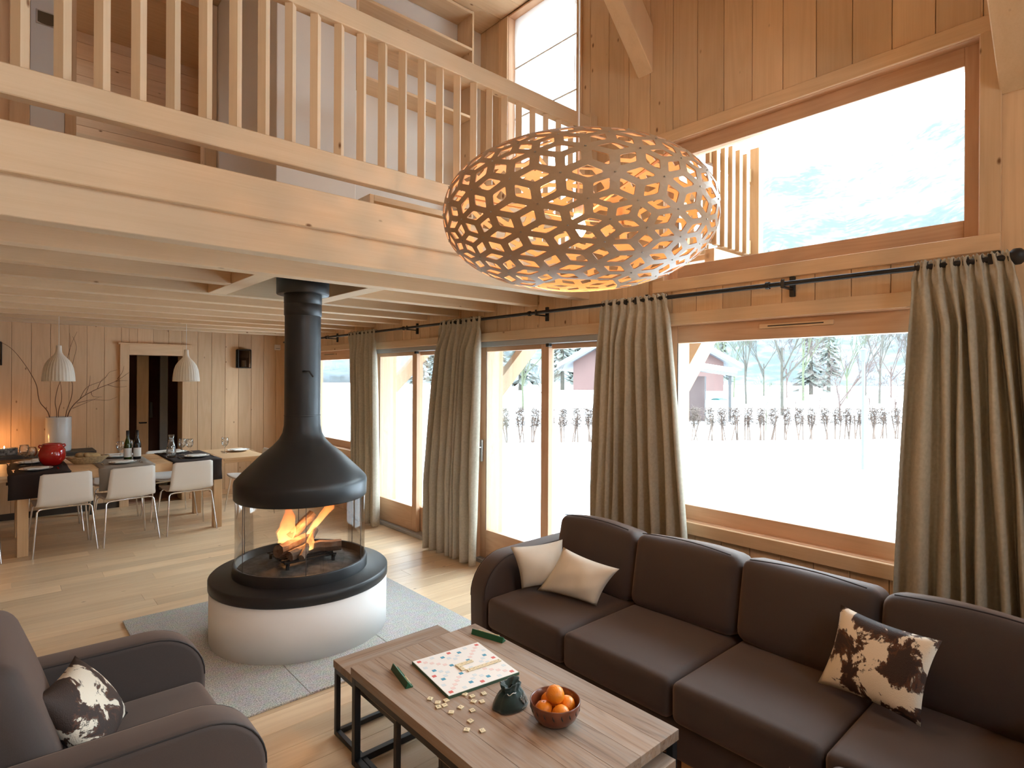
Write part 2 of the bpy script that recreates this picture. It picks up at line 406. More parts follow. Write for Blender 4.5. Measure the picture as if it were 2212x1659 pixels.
piece('casing', (1.25, YF - .03, 1.93), (1.85, YF, 2.06), SX, d); piece('lintel_cap', (1.13, YF - .045, 2.06), (1.96, YF, 2.08), SX, d)
piece('jamb', (1.235, YF, 0), (1.25, YF + .24, 1.93), SZ, d); piece('jamb', (1.85, YF, 0), (1.865, YF + .24, 1.93), SZ, d)
HALL = pbr('dark_hall', (.30, .16, .10), .7)
m = MB(); m.box((.6, YF + .24, -.02), (.65, 11, 2.4)); m.box((2.6, YF + .24, -.02), (2.65, 11, 2.4)); m.box((.6, 10.9, -.02), (2.65, 11, 2.4))
m.box((.6, YF + .22, 2.35), (2.65, 11, 2.42)); m.box((.6, YF + .22, -.06), (2.65, 11, -.001)); m.box((.6, YF + .22, 0), (1.235, YF + .25, 2.4)); m.box((1.865, YF + .22, 0), (2.65, YF + .25, 2.4))
m.obj('hall_shell', HALL, d)
leaf = piece('door_leaf', (1.42, YF + .55, .01), (1.56, YF + .59, 1.95), SZ, d)
MB().tube([(1.45, YF + .53, 1.02), (1.45, YF + .49, 1.02), (1.53, YF + .49, 1.02)], .009).obj('handle', IRON, d)
piece('lock_plate', (1.575, YF + .56, 1.08), (1.61, YF + .575, 1.30), IRON, d)
piece('door_edge', (1.76, YF + .9, .01), (1.86, YF + .94, 1.95), pbr('pale_blue_paint', (.50, .52, .54), .5), d)

# ---- left wall and rear wall (behind the camera), the rear one with an added opening for fill light
wl = struct('wall_left', 'wall on the left side of the room'); wb = struct('wall_rear', 'wall behind the viewer')
LO = []; RO = [(-.7, .7, 3.1, 4.0)]  # rear opening is made up, lets sky light in as fill
m = MB()
for y0, y1, z0, z1 in cuts((YR - .2, 0), (YF + .2, ZC + .2), LO, 1): m.box((XL - .2, y0, z0), (XL, y1, z1))
m.obj('wall_panel', SZ, wl)
m = MB()
for x0, x1, z0, z1 in cuts((XL - .2, 0), (XW + .3, ZC + .2), RO, 0): m.box((x0, YR - .2, z0), (x1, YR, z1))
m.obj('wall_panel', SZ, wb)

# ---- floor of oak planks along x
fl = struct('floor', 'light oak plank floor')
MB().box((XL - .2, YR - .2, -.2), (XW + .5, YF + .25, -.015)).obj('subfloor', CORE, fl)
PWD = .16; yy = YR; rnd = random.Random(5); lens = (1.5, 1.8, 2.1, 2.4)
while yy < YF:
    y1 = min(yy + PWD, YF); x = XL - rnd.random() * 1.5
    while x < XW:
        ln = rnd.choice(lens) if yy > 0 else 6.9; x0 = max(x, XL); x1 = min(x + ln, XW)
        if x1 - x0 > .05: piece('plank', (x0 + .0006, yy + .0006, -.015), (x1 - .0006, y1 - .0006, 0), OAK, fl, bev=.0012)
        x += ln
    yy = y1
# ---- granite hearth slab let into the floor
GRAN, t, out = nm('grey_granite'); p = N(t, 'ShaderNodeBsdfPrincipled', Roughness=.55); L(t, p.outputs[0], out.inputs[0])
tc = N(t, 'ShaderNodeTexCoord'); n1 = N(t, 'ShaderNodeTexNoise', Scale=160.0, Detail=3.0); n2 = N(t, 'ShaderNodeTexNoise', Scale=22.0, Detail=3.0)
L(t, tc.outputs['Object'], n1.inputs['Vector']); L(t, tc.outputs['Object'], n2.inputs['Vector'])
r1 = N(t, 'ShaderNodeValToRGB'); r1.color_ramp.elements[0].position = .36; r1.color_ramp.elements[1].position = .60
r1.color_ramp.elements[0].color = (.26, .26, .25, 1); r1.color_ramp.elements[1].color = (.74, .72, .69, 1)
mx = N(t, 'ShaderNodeMix', data_type='RGBA', blend_type='MULTIPLY'); mx.inputs[0].default_value = .35
L(t, n1.outputs[0], r1.inputs[0]); L(t, r1.outputs[0], mx.inputs[6]); L(t, n2.outputs[1], mx.inputs[7]); L(t, mx.outputs[2], p.inputs['Base Color'])
hs = thing('hearth_slab', 'grey speckled granite slab on the floor under the stove', 'stone slab', (1.5, 3.78, 0))
for a0, a1 in ((.632, 1.22), (1.22, 1.81), (1.81, 2.40)): piece('stone', (a0, 2.935, 0), (a1 - .0015, 4.63, .012), GRAN, hs, bev=.002)

# ---- ceiling under the gallery: joists, trimmers, boards
ce = struct('ceiling', 'gallery floor seen from below with spruce joists')
OPN = (1.21, 1.80, 3.44, 4.36)
yb = 2.80; k = 0
while yb < YF:
    y1 = min(yb + .2825, YF); 
    piece('ceiling_board', (XL, yb, 2.45), (XW, y1 - .002, 2.57), SX, ce); yb = y1
piece('beam', (XL, 2.80, 2.235), (XW, 2.90, 2.449), BX, ce, bev=.003)
piece('fascia_board', (XL, 2.757, 2.386), (XW, 2.799, 2.569), BX, ce, bev=.004)
for k in range(10):
    yj = 3.34 + .535 * k
    segs = [(XL, 1.09), (1.921, XW)] if k == 1 else [(XL, XW)]
    for a0, a1 in segs: piece('joist', (a0, yj, 2.235), (a1, yj + .10, 2.449), BX, ce, bev=.003)
piece('trimmer', (1.09, 3.441, 2.235), (1.21, 4.409, 2.449), BY, ce, bev=.003); piece('trimmer', (1.80, 3.441, 2.235), (1.92, 4.409, 2.449), BY, ce, bev=.003)
piece('flue_panel', (1.21, 3.441, 2.43), (1.80, 4.409, 2.449), BLACK, ce)
# ---- roof ceiling
c2 = struct('ceiling', 'board ceiling high above the gallery')
m = MB(); FILL_SKL = (-.28, .15, 5.7, 6.2)  # invented skylight opening, kept out of view, brightens the gallery hall
for x0, x1, y0, y1 in cuts((XL - .2, YR - .2), (XW + .3, 7.2), [FILL_SKL], 0): m.box((x0, y0, ZC + .02), (x1, y1, ZC + .2))
m.obj('roof_core', CORE, c2)
for x0, x1, y0, y1 in cuts((-.4, 5.42), (1.6, 6.6), [FILL_SKL], 0): piece('ceiling_board', (x0, y0, ZC), (x1, y1, ZC + .02), SX, c2)
yb = 2.35
while yb < 5.29: piece('ceiling_board', (XL, yb, ZC), (XW, yb + .243, ZC + .02), SX, c2); yb += .245
piece('ceiling_board', (XL, YR, ZC), (XW, 2.348, ZC + .02), SX, c2)
# ---- gallery walls
gw = struct('wall_gallery', 'white plaster walls of the gallery')
m = MB(); m.box((1.365, 3.882, 2.57), (1.93, 5.3, ZC)); m.obj('plaster_block', PLAST, gw, bevel=.006)
MB().box((1.93, 4.10, 2.57), (XW, 4.3, ZC)).obj('plaster_niche', PLAST, gw)
m = MB()
for x0, x1, z0, z1 in cuts((XL, 2.57), (1.365, ZC), [(.42, 1.275, 2.57, 4.7)], 0): m.box((x0, 5.30, z0), (x1, 5.42, z1))
m.obj('gallery_partition', SZ, gw)
for a0, a1 in ((.05, .16), (.354, .42), (1.275, 1.362)): piece('casing', (a0, 5.262, 2.572), (a1, 5.299, ZC - .01), SZ, gw)
hh = struct('wall_hall', 'dark boarded hall seen through the gallery railing')
z = 2.57
while z < ZC: piece('board', (-.4, 6.5, z), (1.6, 6.52, z + .148), wood('hall_boards', 0, (.74, .52, .34), (.62, .41, .24), knots=.3) if z < 2.6 else bpy.data.materials['hall_boards'], hh); z += .15
MB().box((-.4, 6.52, 2.57), (1.7, 6.6, ZC)).box((-.5, 5.42, 2.57), (-.4, 6.6, ZC)).box((1.6, 5.42, 2.57), (1.7, 6.6, ZC)).obj('hall_shell', SX, hh)
piece('beam', (-.4, 6.36, 3.62), (1.6, 6.5, 3.80), BX, hh); piece('beam', (-.4, 6.40, 3.1), (1.6, 6.5, 3.18), BX, hh)
d = struct('door_4', 'white sliding door panel behind the left balusters', (.257, 5.28, 2.572))
piece('door_panel', (.161, 5.272, 2.573), (.353, 5.298, ZC - .012), pbr('white_lacquer', (.72, .73, .74), .45), d)
piece('pull_plate', (.190, 5.266, 4.135), (.30, 5.272, 4.235), STEEL, d, bev=.002)
MB().prism([(.20, 4.15), (.22, 4.142), (.25, 4.139), (.28, 4.142), (.296, 4.15), (.296, 4.225), (.20, 4.225)], 1, 5.264, 5.267).obj('pull_recess', pbr('pull_recess', (.12, .085, .05), .4, .6), d)

# ---- roof braces
for nme, ys, zb, zt, lab in (('trim_1', (2.257, 2.375), 3.69, 4.0, 'slanting roof brace left of the high window'), ('trim_2', (.33, .473), 2.89, 3.2, 'slanting roof brace at the right edge')):
    k = 1.0
    MB().prism([(XW, zb), (XW, zt), (XW - (ZC - zt) / k, ZC), (XW - (ZC - zb) / k, ZC)], 1, ys[0], ys[1]).obj(nme, BZ, None, bevel=.004)
    tag(bpy.data.objects[nme], lab, None, None, 'structure')
# ================================================================ GALLERY
rl = thing('railing', 'pale wooden railing with upright balusters along the gallery edge', 'railing', (1.5, 2.765, 2.57))
piece('top_rail', (XL, 2.735, 3.425), (XW - .002, 2.795, 3.53), BX, rl, bev=.004)
piece('bottom_rail', (XL, 2.735, 2.655), (XW - .002, 2.795, 2.765), BX, rl, bev=.004)
for xx in (XL + .05, -1.2): piece('newel', (xx, 2.74, 2.5705), (xx + .08, 2.79, 2.655), BZ, rl)
piece('end_block', (3.17, 2.732, 2.5705), (3.248, 2.80, 3.56), BZ, rl, bev=.003)
e = .027
bal = MB().prism([(0, -e), (e, 0), (0, e), (-e, 0)], 2, -.33, .33)
me = bpy.data.meshes.new('baluster'); me.from_pydata(bal.v, [], bal.f); me.materials.append(BZ)
x = .056 - .1225 * 22
while x < 3.15:
    ob = bpy.data.objects.new('baluster', me); link(ob, rl); ob.location = (x - 1.5, 0, 3.095 - 2.57); x += .1225
su = thing('shelf_unit', 'tall pine shelving in the white gallery niche', 'shelf', (2.5, 3.99, 2.571))
yf = 3.884
piece('divider', (2.985, yf, 2.573), (3.005, 4.098, ZC - .002), SZ, su); piece('divider', (1.932, yf, 3.86), (1.952, 4.098, ZC - .002), SZ, su)
for zz in (4.44, 4.15, 3.865): piece('shelf', (1.952, yf, zz - .022), (2.985, 4.098, zz), SX, su)
piece('top_panel', (1.952, yf, ZC - .03), (2.985, 4.098, ZC - .006), SX, su)
bx = thing('storage_bench', 'low pine box with an open slot below the gallery shelves', 'bench', (2.5, 3.97, 2.571))
x0, x1, y0, y1, z1 = 2.03, 2.975, 3.86, 4.095, 3.0
piece('end_panel', (x0, y0, 2.572), (x0 + .035, y1, z1), SZ, bx); piece('end_panel', (x1 - .035, y0, 2.572), (x1, y1, z1), SZ, bx)
piece('top', (x0 + .035, y0, z1 - .045), (x1 - .035, y1, z1), SX, bx); piece('back', (x0 + .035, y1 - .02, 2.572), (x1 - .035, y1, z1 - .045), SX, bx)
piece('base', (x0 + .035, y0, 2.572), (x1 - .035, y1 - .02, 2.64), SX, bx)
# roman blind, translucent
m_, t, out = nm('blind_fabric'); a = N(t, 'ShaderNodeBsdfDiffuse'); a.inputs[0].default_value = (.92, .89, .84, 1); b2 = N(t, 'ShaderNodeBsdfTranslucent'); b2.inputs[0].default_value = (.95, .92, .88, 1)
c3 = N(t, 'ShaderNodeBsdfTransparent'); x1_ = N(t, 'ShaderNodeMixShader'); x1_.inputs[0].default_value = .6; x2_ = N(t, 'ShaderNodeMixShader'); x2_.inputs[0].default_value = .28
L(t, a.outputs[0], x1_.inputs[1]); L(t, b2.outputs[0], x1_.inputs[2]); L(t, x1_.outputs[0], x2_.inputs[1]); L(t, c3.outputs[0], x2_.inputs[2]); L(t, x2_.outputs[0], out.inputs[0])
bl = thing('roman_blind', 'white translucent blind drawn over the gallery window', 'blind', (3.30, 3.33, 3.42))
P = []
for i in range(29):
    z = 4.72 - 1.30 * i / 28; P.append([(3.30 - .008 * math.sin(math.pi * ((4.72 - z) / .43 % 1)), 2.97 + .72 * j / 6, z) for j in range(7)])
MB().grid(P).obj('fabric', m_, bl)
for zz in (4.29, 3.86): piece('batten', (3.286, 2.97, zz - .006), (3.296, 3.69, zz + .006), PLAST, bl)
MB().tube([(3.285, 2.985, 4.70), (3.283, 2.99, 4.0), (3.285, 3.0, 3.55)], .0022, 6).obj('cord', PLAST, bl)

# ================================================================ CURTAINS
rod = thing('curtain_rod', 'long black iron curtain rod with ball finial across the window wall', 'curtain rod', (3.13, 4, 2.16))
MB().tube([(3.13, .43, 2.163), (3.13, 8.55, 2.163)], .013, 10).obj('rod', IRON, rod)
m = MB(); m.lathe([(.0, -.034), (.014, -.032), (.03, -.016), (.034, 0), (.03, .016), (.014, .032), (0, .034)], 16); f = m.obj('finial', IRON, rod, world=False); f.location = (0, .398 - 4, .003)
for yb in (.48, 1.343, 2.29, 3.23, 4.212, 5.123, 6.08, 7.008):
    m = MB(); m.box((3.232, yb - .014, 2.105), (3.249, yb + .014, 2.215)); m.box((3.12, yb - .008, 2.140), (3.235, yb + .008, 2.150)); m.box((3.113, yb - .010, 2.140), (3.119, yb + .010, 2.185))
    m.obj('bracket', IRON, rod, bevel=.002)
    MB().tube([(3.13, yb + .075, 2.163), (3.13, yb + .095, 2.163)], .02, 10).obj('collar', IRON, rod)
CURT, t, out = nm('curtain_linen'); p = N(t, 'ShaderNodeBsdfPrincipled', Roughness=.92); p.inputs['Specular IOR Level'].default_value = .15
tc = N(t, 'ShaderNodeTexCoord'); n1 = N(t, 'ShaderNodeTexNoise', Scale=60.0, Detail=4.0); L(t, tc.outputs['Object'], n1.inputs['Vector']); r1 = N(t, 'ShaderNodeValToRGB')
r1.color_ramp.elements[0].position = .35; r1.color_ramp.elements[1].position = .65; r1.color_ramp.elements[0].color = (.46, .415, .33, 1); r1.color_ramp.elements[1].color = (.54, .49, .40, 1)
L(t, n1.outputs[0], r1.inputs[0]); L(t, r1.outputs[0], p.inputs['Base Color']); n2 = N(t, 'ShaderNodeTexNoise', Scale=500.0); L(t, tc.outputs['Object'], n2.inputs['Vector'])
bp = N(t, 'ShaderNodeBump', Strength=.35, Distance=.002); L(t, n2.outputs[0], bp.inputs['Height']); L(t, bp.outputs[0], p.inputs['Normal'])
tl_ = N(t, 'ShaderNodeBsdfTranslucent'); tl_.inputs[0].default_value = (.46, .40, .30, 1); mx = N(t, 'ShaderNodeMixShader'); mx.inputs[0].default_value = .10
L(t, p.outputs[0], mx.inputs[1]); L(t, tl_.outputs[0], mx.inputs[2]); L(t, mx.outputs[0], out.inputs[0])
hookm = MB().tube([(.015 * math.cos(2 * math.pi * q / 10), 0, .016 * math.sin(2 * math.pi * q / 10)) for q in range(10)], .0016, 5, close=True)
hook_me = bpy.data.meshes.new('hook'); hook_me.from_pydata(hookm.v, [], hookm.f); hook_me.materials.append(IRON)
def curtain(label, yt0, yt1, yb0, yb1, folds, seed, zb=.02):
    rn = random.Random(seed); K = folds * 2
    wd_ = [rn.uniform(.55, 1.5) for _ in range(folds)]; tot = sum(wd_); cw = [0]
    for w_ in wd_: cw.append(cw[-1] + w_ / tot)
    am = [rn.uniform(.55, 1.35) for _ in range(folds + 2)]; skew = [rn.uniform(-.5, .5) for _ in range(folds + 2)]; dr = [rn.uniform(-.35, .35) for _ in range(folds + 2)]
    c = thing('curtain', label, 'curtain', (3.13, (yt0 + yt1) / 2, zb))
    rows = 54; per = 14; colsn = folds * per; P = []; zt = 2.188
    for i in range(rows + 1):
        k = (i / rows) ** 1.4; z = zt - (zt - zb) * k; d = zt - z
        sp = min(1, d / 1.5) ** .75; a0 = yt0 + (yb0 - yt0) * sp; a1 = yt1 + (yb1 - yt1) * sp
        w = max(0, min(1, (d - .07) / .22)); row = []
        for j in range(colsn + 1):
            kf = min(j // per, folds - 1); f = j / per - kf
            se = (kf + f) / folds                                   # evenly gathered at the header
            sl = cw[kf] + (cw[kf + 1] - cw[kf]) * f                 # irregular folds below
            s = se * (1 - w) + sl * w
            A_ = am[kf] * (1 - f) + am[kf + 1] * f; sk = skew[kf] * (1 - f) + skew[kf + 1] * f; dd = dr[kf] * (1 - f) + dr[kf + 1] * f
            ph_ = 2 * math.pi * f + (sk * math.sin(2 * math.pi * f) + dd * math.sin(d * 1.7 + kf)) * w
            x = math.sin(ph_); x = math.copysign(abs(x) ** .72, x)
            amp = .012 + (.030 + .018 * sp) * w * A_
            hd = max(0, 1 - abs(d - .085) / .05)
            fine = (.0065 * math.sin(2 * math.pi * (kf + f) * 3.0 + seed) + .003 * math.sin(2 * math.pi * (kf + f) * 5.3)) * max(0, 1 - max(0, d - .05) / .10)
            tuck = hd * .013 * math.cos(2 * math.pi * (kf + f) * 2)
            wob = .006 * w * math.sin(5 * d + 3 * kf + seed) * math.sin(math.pi * f)
            yy = a0 + (a1 - a0) * s + tuck * .5 + wob
            row.append((3.122 - amp * x - fine - .35 * tuck, yy, z - (.006 * math.sin(j * 1.3) if i == 0 else 0)))
        P.append(row)
    MB().grid(P).obj('curtain_panel', CURT, c, solid=.003)
    for j in range(0, colsn + 1, per):
        ob = bpy.data.objects.new('hook', hook_me); link(ob, c); ob.location = Vector((3.13, P[0][j][1], 2.172)) - Vector(c.location)
    return c
curtain('beige linen curtain nearest the stove pipe', 5.79, 6.44, 5.72, 6.36, 7, 1)
curtain('beige linen curtain between the two glass doors', 3.91, 4.515, 3.96, 4.76, 8, 2)
curtain('beige linen curtain behind the sofa between door and picture window', 2.065, 2.577, 1.90, 2.68, 8, 3)
curtain('beige linen curtain at the right end by the ball finial', .415, .75, .27, .825, 7, 4)

# ================================================================ STOVE
fx, fy = 1.512, 3.79
st = thing('fireplace_stove', 'round black central stove with curved glass on a white drum base', 'stove', (fx, fy, .012))
C0 = (fx, fy, 0)
WHITEP = pbr('white_drum', (.86, .85, .84), .75)
MB().lathe([(0, .012), (.549, .012), (.549, .327), (0, .327)], 96, C0).obj('drum_base', WHITEP, st)
def ringprof(r0, r1, z0, z1, b_=.006): return [(r0, z0), (r1 - b_, z0), (r1, z0 + b_), (r1, z1 - b_), (r1 - b_, z1), (r0, z1)]
MB().lathe(ringprof(0, .555, .327, .395, .008), 96, C0).obj('hearth_plate', BLACK, st, smooth=False)
bpy.data.objects['hearth_plate'].data.polygons.foreach_set('use_smooth', [True] * len(bpy.data.objects['hearth_plate'].data.polygons))
MB().lathe([(.0, .400), (.392, .400), (.398, .46), (.416, .464), (.419, .456), (.419, .395)], 96, C0).obj('fire_ring', BLACK, st)
ASH = pbr('ash_bed', (.10, .095, .09), .95, noise=.6, nscale=18, bump=.8, bscale=60)
m = MB(); P = []
for i in range(9):
    r = .395 * i / 8; P.append([(fx + r * math.cos(2*math.pi*j/48), fy + r * math.sin(2*math.pi*j/48), .418 + .035 * (1 - (r/.395)**2) + .004 * math.sin(j*2.3 + i*3.1) * (0 < i < 8)) for j in range(49)])
m.grid(P).obj('ash_bed', ASH, st)
FG = glassm('stove_glass', (.93, .90, .87), .035)
for k in range(6):
    a0 = R(60 * k + 12); a1 = a0 + R(59.3)
    g = MB().lathe([(.404, .45), (.404, .885)], 14, C0, a0=a0, a1=a1); g.obj('glass_panel', FG, st)
    g = MB().lathe([(.4055, .45), (.4055, .885)], 1, C0, a0=a1, a1=a1 + R(.55)); g.obj('glass_seam', pbr('seam', (.10, .08, .07), .4) if k == 0 else bpy.data.materials['seam'], st, solid=.003)
hoodp = [(.39, .872), (.406, .866), (.414, .876), (.416, .965), (.412, .985), (.40, 1.0), (.372, 1.03), (.316, 1.085), (.2545, 1.146), (.187, 1.200), (.146, 1.244), (.124, 1.287), (.1155, 1.336), (.1135, 1.40)]
MB().lathe(hoodp, 96, C0).obj('hood', BLACK, st)
MB().lathe([(.388, .874), (.385, .98), (.25, 1.12), (.10, 1.30)], 64, C0).obj('hood_lining', BLACK, st)
MB().lathe([(.1135, 1.40), (.1135, 2.06)], 64, C0).obj('flue_pipe', BLACK, st)
m = MB().lathe([(.1145, 2.055), (.1185, 2.06), (.1185, 2.13), (.116, 2.134), (.1195, 2.137), (.1195, 2.215), (.115, 2.22)], 64, C0)
for t_ in (-100, -132, -68, -150): m.lathe([(0, 0), (.004, 0)], 8, (fx + .12 * math.cos(R(t_)), fy + .12 * math.sin(R(t_)), 2.185))
m.obj('pipe_sleeve', BLACK, st)
MB().lathe([(.12, 2.20), (.163, 2.195), (.166, 2.20), (.166, 2.33), (.12, 2.33)], 64, C0).obj('ceiling_collar', BLACK, st)
MB().lathe([(.1145, 1.395), (.1155, 1.40), (.1145, 1.405)], 64, C0).obj('pipe_joint', BLACK, st)
ta = R(-118); q = Vector((fx + .113 * math.cos(ta + .38), fy + .113 * math.sin(ta + .38), 1.69)); dn = Vector((math.cos(ta + .38), math.sin(ta + .38), 0)); sd = Vector((-dn.y, dn.x, 0))
MB().tube([q - sd * .03, q - sd * .03 + dn * .03, q + dn * .035, q + dn * .035 + sd * .025 - Vector((0, 0, .035))], .0055, 8).obj('damper_handle', IRON, st)
m = MB()
for k in range(7): m.bar((fx - .17, fy - .15 + .05 * k, .485), (fx + .17, fy - .15 + .05 * k, .485), .012, .012)
for sx in (-.15, .15): m.bar((fx + sx, fy - .17, .478), (fx + sx, fy + .17, .478), .014, .014)
for sx in (-.15, .15):
    for sy in (-.15, .15): m.bar((fx + sx, fy + sy, .42), (fx + sx, fy + sy, .48), .016, .016)
m.obj('grate', IRON, st)
# logs lying on the grate
LOG = wood('charred_log', 0, (.16, .095, .06), (.02, .015, .012), knots=0, rough=.9, grain=1.5, streak=.35, ring=3)
def log(label, p, q, r, seed, ash=False):
    rn = random.Random(seed); p = Vector(p); q = Vector(q); n = 9; d = (q - p).normalized(); u = d.cross(Vector((0, 0, 1))).normalized(); w = u.cross(d)
    prof = [1 + rn.uniform(-.22, .15) for _ in range(n)]
    m = MB(); P = []
    for i in range(7):
        c = p + (q - p) * i / 6 + Vector((rn.uniform(-1, 1), rn.uniform(-1, 1), rn.uniform(-1, 1))) * r * .08
        P.append([c + (u * math.cos(2*math.pi*k/n) + w * math.sin(2*math.pi*k/n)) * r * prof[k % n] * (1 + rn.uniform(-.06, .06)) for k in range(n + 1)])
        P[-1][n] = P[-1][0]
    m.grid(P, smooth=False); m.add(P[0][:n][::-1], [tuple(range(n))]); m.add(P[-1][:n], [tuple(range(n))])
    ob = m.obj('firewood_log', LOG, None); return tag(ob, label, 'log', 'logs burning in the stove')
log('thick split log at the left of the fire', (fx - .16, fy - .03, .535), (fx + .07, fy + .10, .545), .045, 1)
log('charred round log at the right of the fire', (fx + .03, fy - .05, .535), (fx + .22, fy - .13, .535), .042, 2)
log('log leaning upright across the top of the fire', (fx - .06, fy + .06, .585), (fx + .12, fy + .10, .71), .034, 3)
log('thin stick crossing the front of the fire', (fx - .07, fy - .17, .51), (fx + .10, fy + .02, .625), .022, 4)
log('flat split log lying low in the middle of the fire', (fx - .13, fy - .13, .52), (fx + .03, fy - .07, .535), .030, 5)
def flame(label, pts, rad, seed):
    rn = random.Random(seed); m = MB(); P = []
    for i in range(len(pts) * 3 - 2):
        a = i / 3; k = min(int(a), len(pts) - 2); f = a - k
        c = Vector(pts[k]) * (1 - f) + Vector(pts[k + 1]) * f; r = rad[k] * (1 - f) + rad[k + 1] * f
        P.append([c + Vector((math.cos(2*math.pi*j/14) * r * (1 + .22 * math.sin(3*j + i)), math.sin(2*math.pi*j/14) * r * .7, .0)) for j in range(15)])
        P[-1][14] = P[-1][0]
    m.grid(P); ob = m.obj('flame', FLAME, None); return tag(ob, label, 'flame', 'flames in the stove')
FLAME, t, out = nm('flame'); lw = N(t, 'ShaderNodeLayerWeight', Blend=.35); tc = N(t, 'ShaderNodeTexCoord'); sp = N(t, 'ShaderNodeSeparateXYZ'); L(t, tc.outputs['Generated'], sp.inputs[0])
rc = N(t, 'ShaderNodeValToRGB'); rc.color_ramp.elements[0].color = (1, .62, .20, 1); rc.color_ramp.elements[1].color = (1, .20, .03, 1); rc.color_ramp.elements[1].position = .75
L(t, sp.outputs['Z'], rc.inputs[0]); em = N(t, 'ShaderNodeEmission', Strength=3.2); L(t, rc.outputs[0], em.inputs[0]); tr = N(t, 'ShaderNodeBsdfTransparent')
nz = N(t, 'ShaderNodeTexNoise', Scale=14.0, Detail=3.0); L(t, tc.outputs['Object'], nz.inputs['Vector'])
f1 = N(t, 'ShaderNodeMath', operation='SUBTRACT'); f1.inputs[0].default_value = .95; L(t, lw.outputs['Facing'], f1.inputs[1])
f2 = N(t, 'ShaderNodeMath', operation='MULTIPLY_ADD'); f2.inputs[1].default_value = -.75; f2.inputs[2].default_value = .85; L(t, sp.outputs['Z'], f2.inputs[0])
f3 = N(t, 'ShaderNodeMath', operation='MULTIPLY'); L(t, f1.outputs[0], f3.inputs[0]); L(t, f2.outputs[0], f3.inputs[1])
f4 = N(t, 'ShaderNodeMath', operation='MULTIPLY'); f4.use_clamp = True; L(t, f3.outputs[0], f4.inputs[0]); f5 = N(t, 'ShaderNodeMath', operation='MULTIPLY'); f5.inputs[1].default_value = 1.5; L(t, nz.outputs[0], f5.inputs[0]); L(t, f5.outputs[0], f4.inputs[1])
mxs = N(t, 'ShaderNodeMixShader'); L(t, f4.outputs[0], mxs.inputs[0]); L(t, tr.outputs[0], mxs.inputs[1]); L(t, em.outputs[0], mxs.inputs[2]); L(t, mxs.outputs[0], out.inputs[0])
flame('broad yellow flame on the left of the fire', [(fx - .10, fy + .03, .57), (fx - .09, fy + .03, .64), (fx - .07, fy + .035, .73), (fx - .085, fy + .04, .82)], [.04, .062, .036, .004], 1)
flame('tall orange flame leaning right towards the window', [(fx + .05, fy + .02, .60), (fx + .11, fy + .0, .68), (fx + .17, fy - .03, .76), (fx + .20, fy - .05, .86)], [.014, .032, .036, .006], 2)
flame('small flame between the front sticks', [(fx + .0, fy - .10, .53), (fx + .02, fy - .09, .57), (fx + .04, fy - .07, .64)], [.03, .028, .003], 3)
fl_ = bpy.data.lights.new('fire_glow', 'POINT'); fl_.energy = 6; fl_.color = (1, .45, .15); fl_.shadow_soft_size = .06
fo = bpy.data.objects.new('fire_glow', fl_); link(fo); fo.location = (fx, fy - .02, .66)
# ================================================================ BIG PENDANT
lx, ly, lz, LA, LC = 1.7975, 1.613, 2.312, .556, .283
PLY = wood('bamboo_ply', 0, (.44, .29, .175), (.38, .24, .14), knots=0, rough=.45, vary=0, ring=4)
pl = thing('pendant_lamp', 'huge flattened wooden lattice lamp hanging over the coffee table', 'lamp', (lx, ly, lz))
def geodesic(n):
    g = (1 + 5 ** .5) / 2
    V = [Vector(v).normalized() for v in [(-1,g,0),(1,g,0),(-1,-g,0),(1,-g,0),(0,-1,g),(0,1,g),(0,-1,-g),(0,1,-g),(g,0,-1),(g,0,1),(-g,0,-1),(-g,0,1)]]
    rot = V[5].rotation_difference(Vector((0, 0, 1))).to_matrix(); V = [rot @ v for v in V]
    Fc = [(0,11,5),(0,5,1),(0,1,7),(0,7,10),(0,10,11),(1,5,9),(5,11,4),(11,10,2),(10,7,6),(7,1,8),(3,9,4),(3,4,2),(3,2,6),(3,6,8),(3,8,9),(4,9,5),(2,4,11),(6,2,10),(8,6,7),(9,8,1)]
    pts = []; idx = {}; tris = []
    def gp(p):
        k = tuple(round(c, 4) for c in p)
        if k not in idx: idx[k] = len(pts); pts.append(Vector(p))
        return idx[k]
    for a, b_, c in Fc:
        G = {}
        for i in range(n + 1):
            for j in range(n + 1 - i):
                p = (V[a] * (n - i - j) + V[b_] * i + V[c] * j).normalized(); G[i, j] = gp(p)
        for i in range(n):
            for j in range(n - i):
                tris.append((G[i, j], G[i+1, j], G[i, j+1]))
                if i + j < n - 1: tris.append((G[i+1, j], G[i+1, j+1], G[i, j+1]))
    return pts, tris
def squash(d):
    d = d.normalized(); ct = math.hypot(d.x, d.y); r = LA * ct ** .9; z = LC * math.copysign(abs(d.z) ** .9, d.z)
    return Vector((d.x / ct * r if ct > 1e-6 else 0, d.y / ct * r if ct > 1e-6 else 0, z))
pts, tris = geodesic(4); em_ = {}
for ti, tr_ in enumerate(tris):
    for k in range(3): em_.setdefault(tuple(sorted((tr_[k], tr_[(k+1) % 3]))), []).append(ti)
m = MB(); rv = MB(); cen = [(pts[a] + pts[b_] + pts[c]) / 3 for a, b_, c in tris]
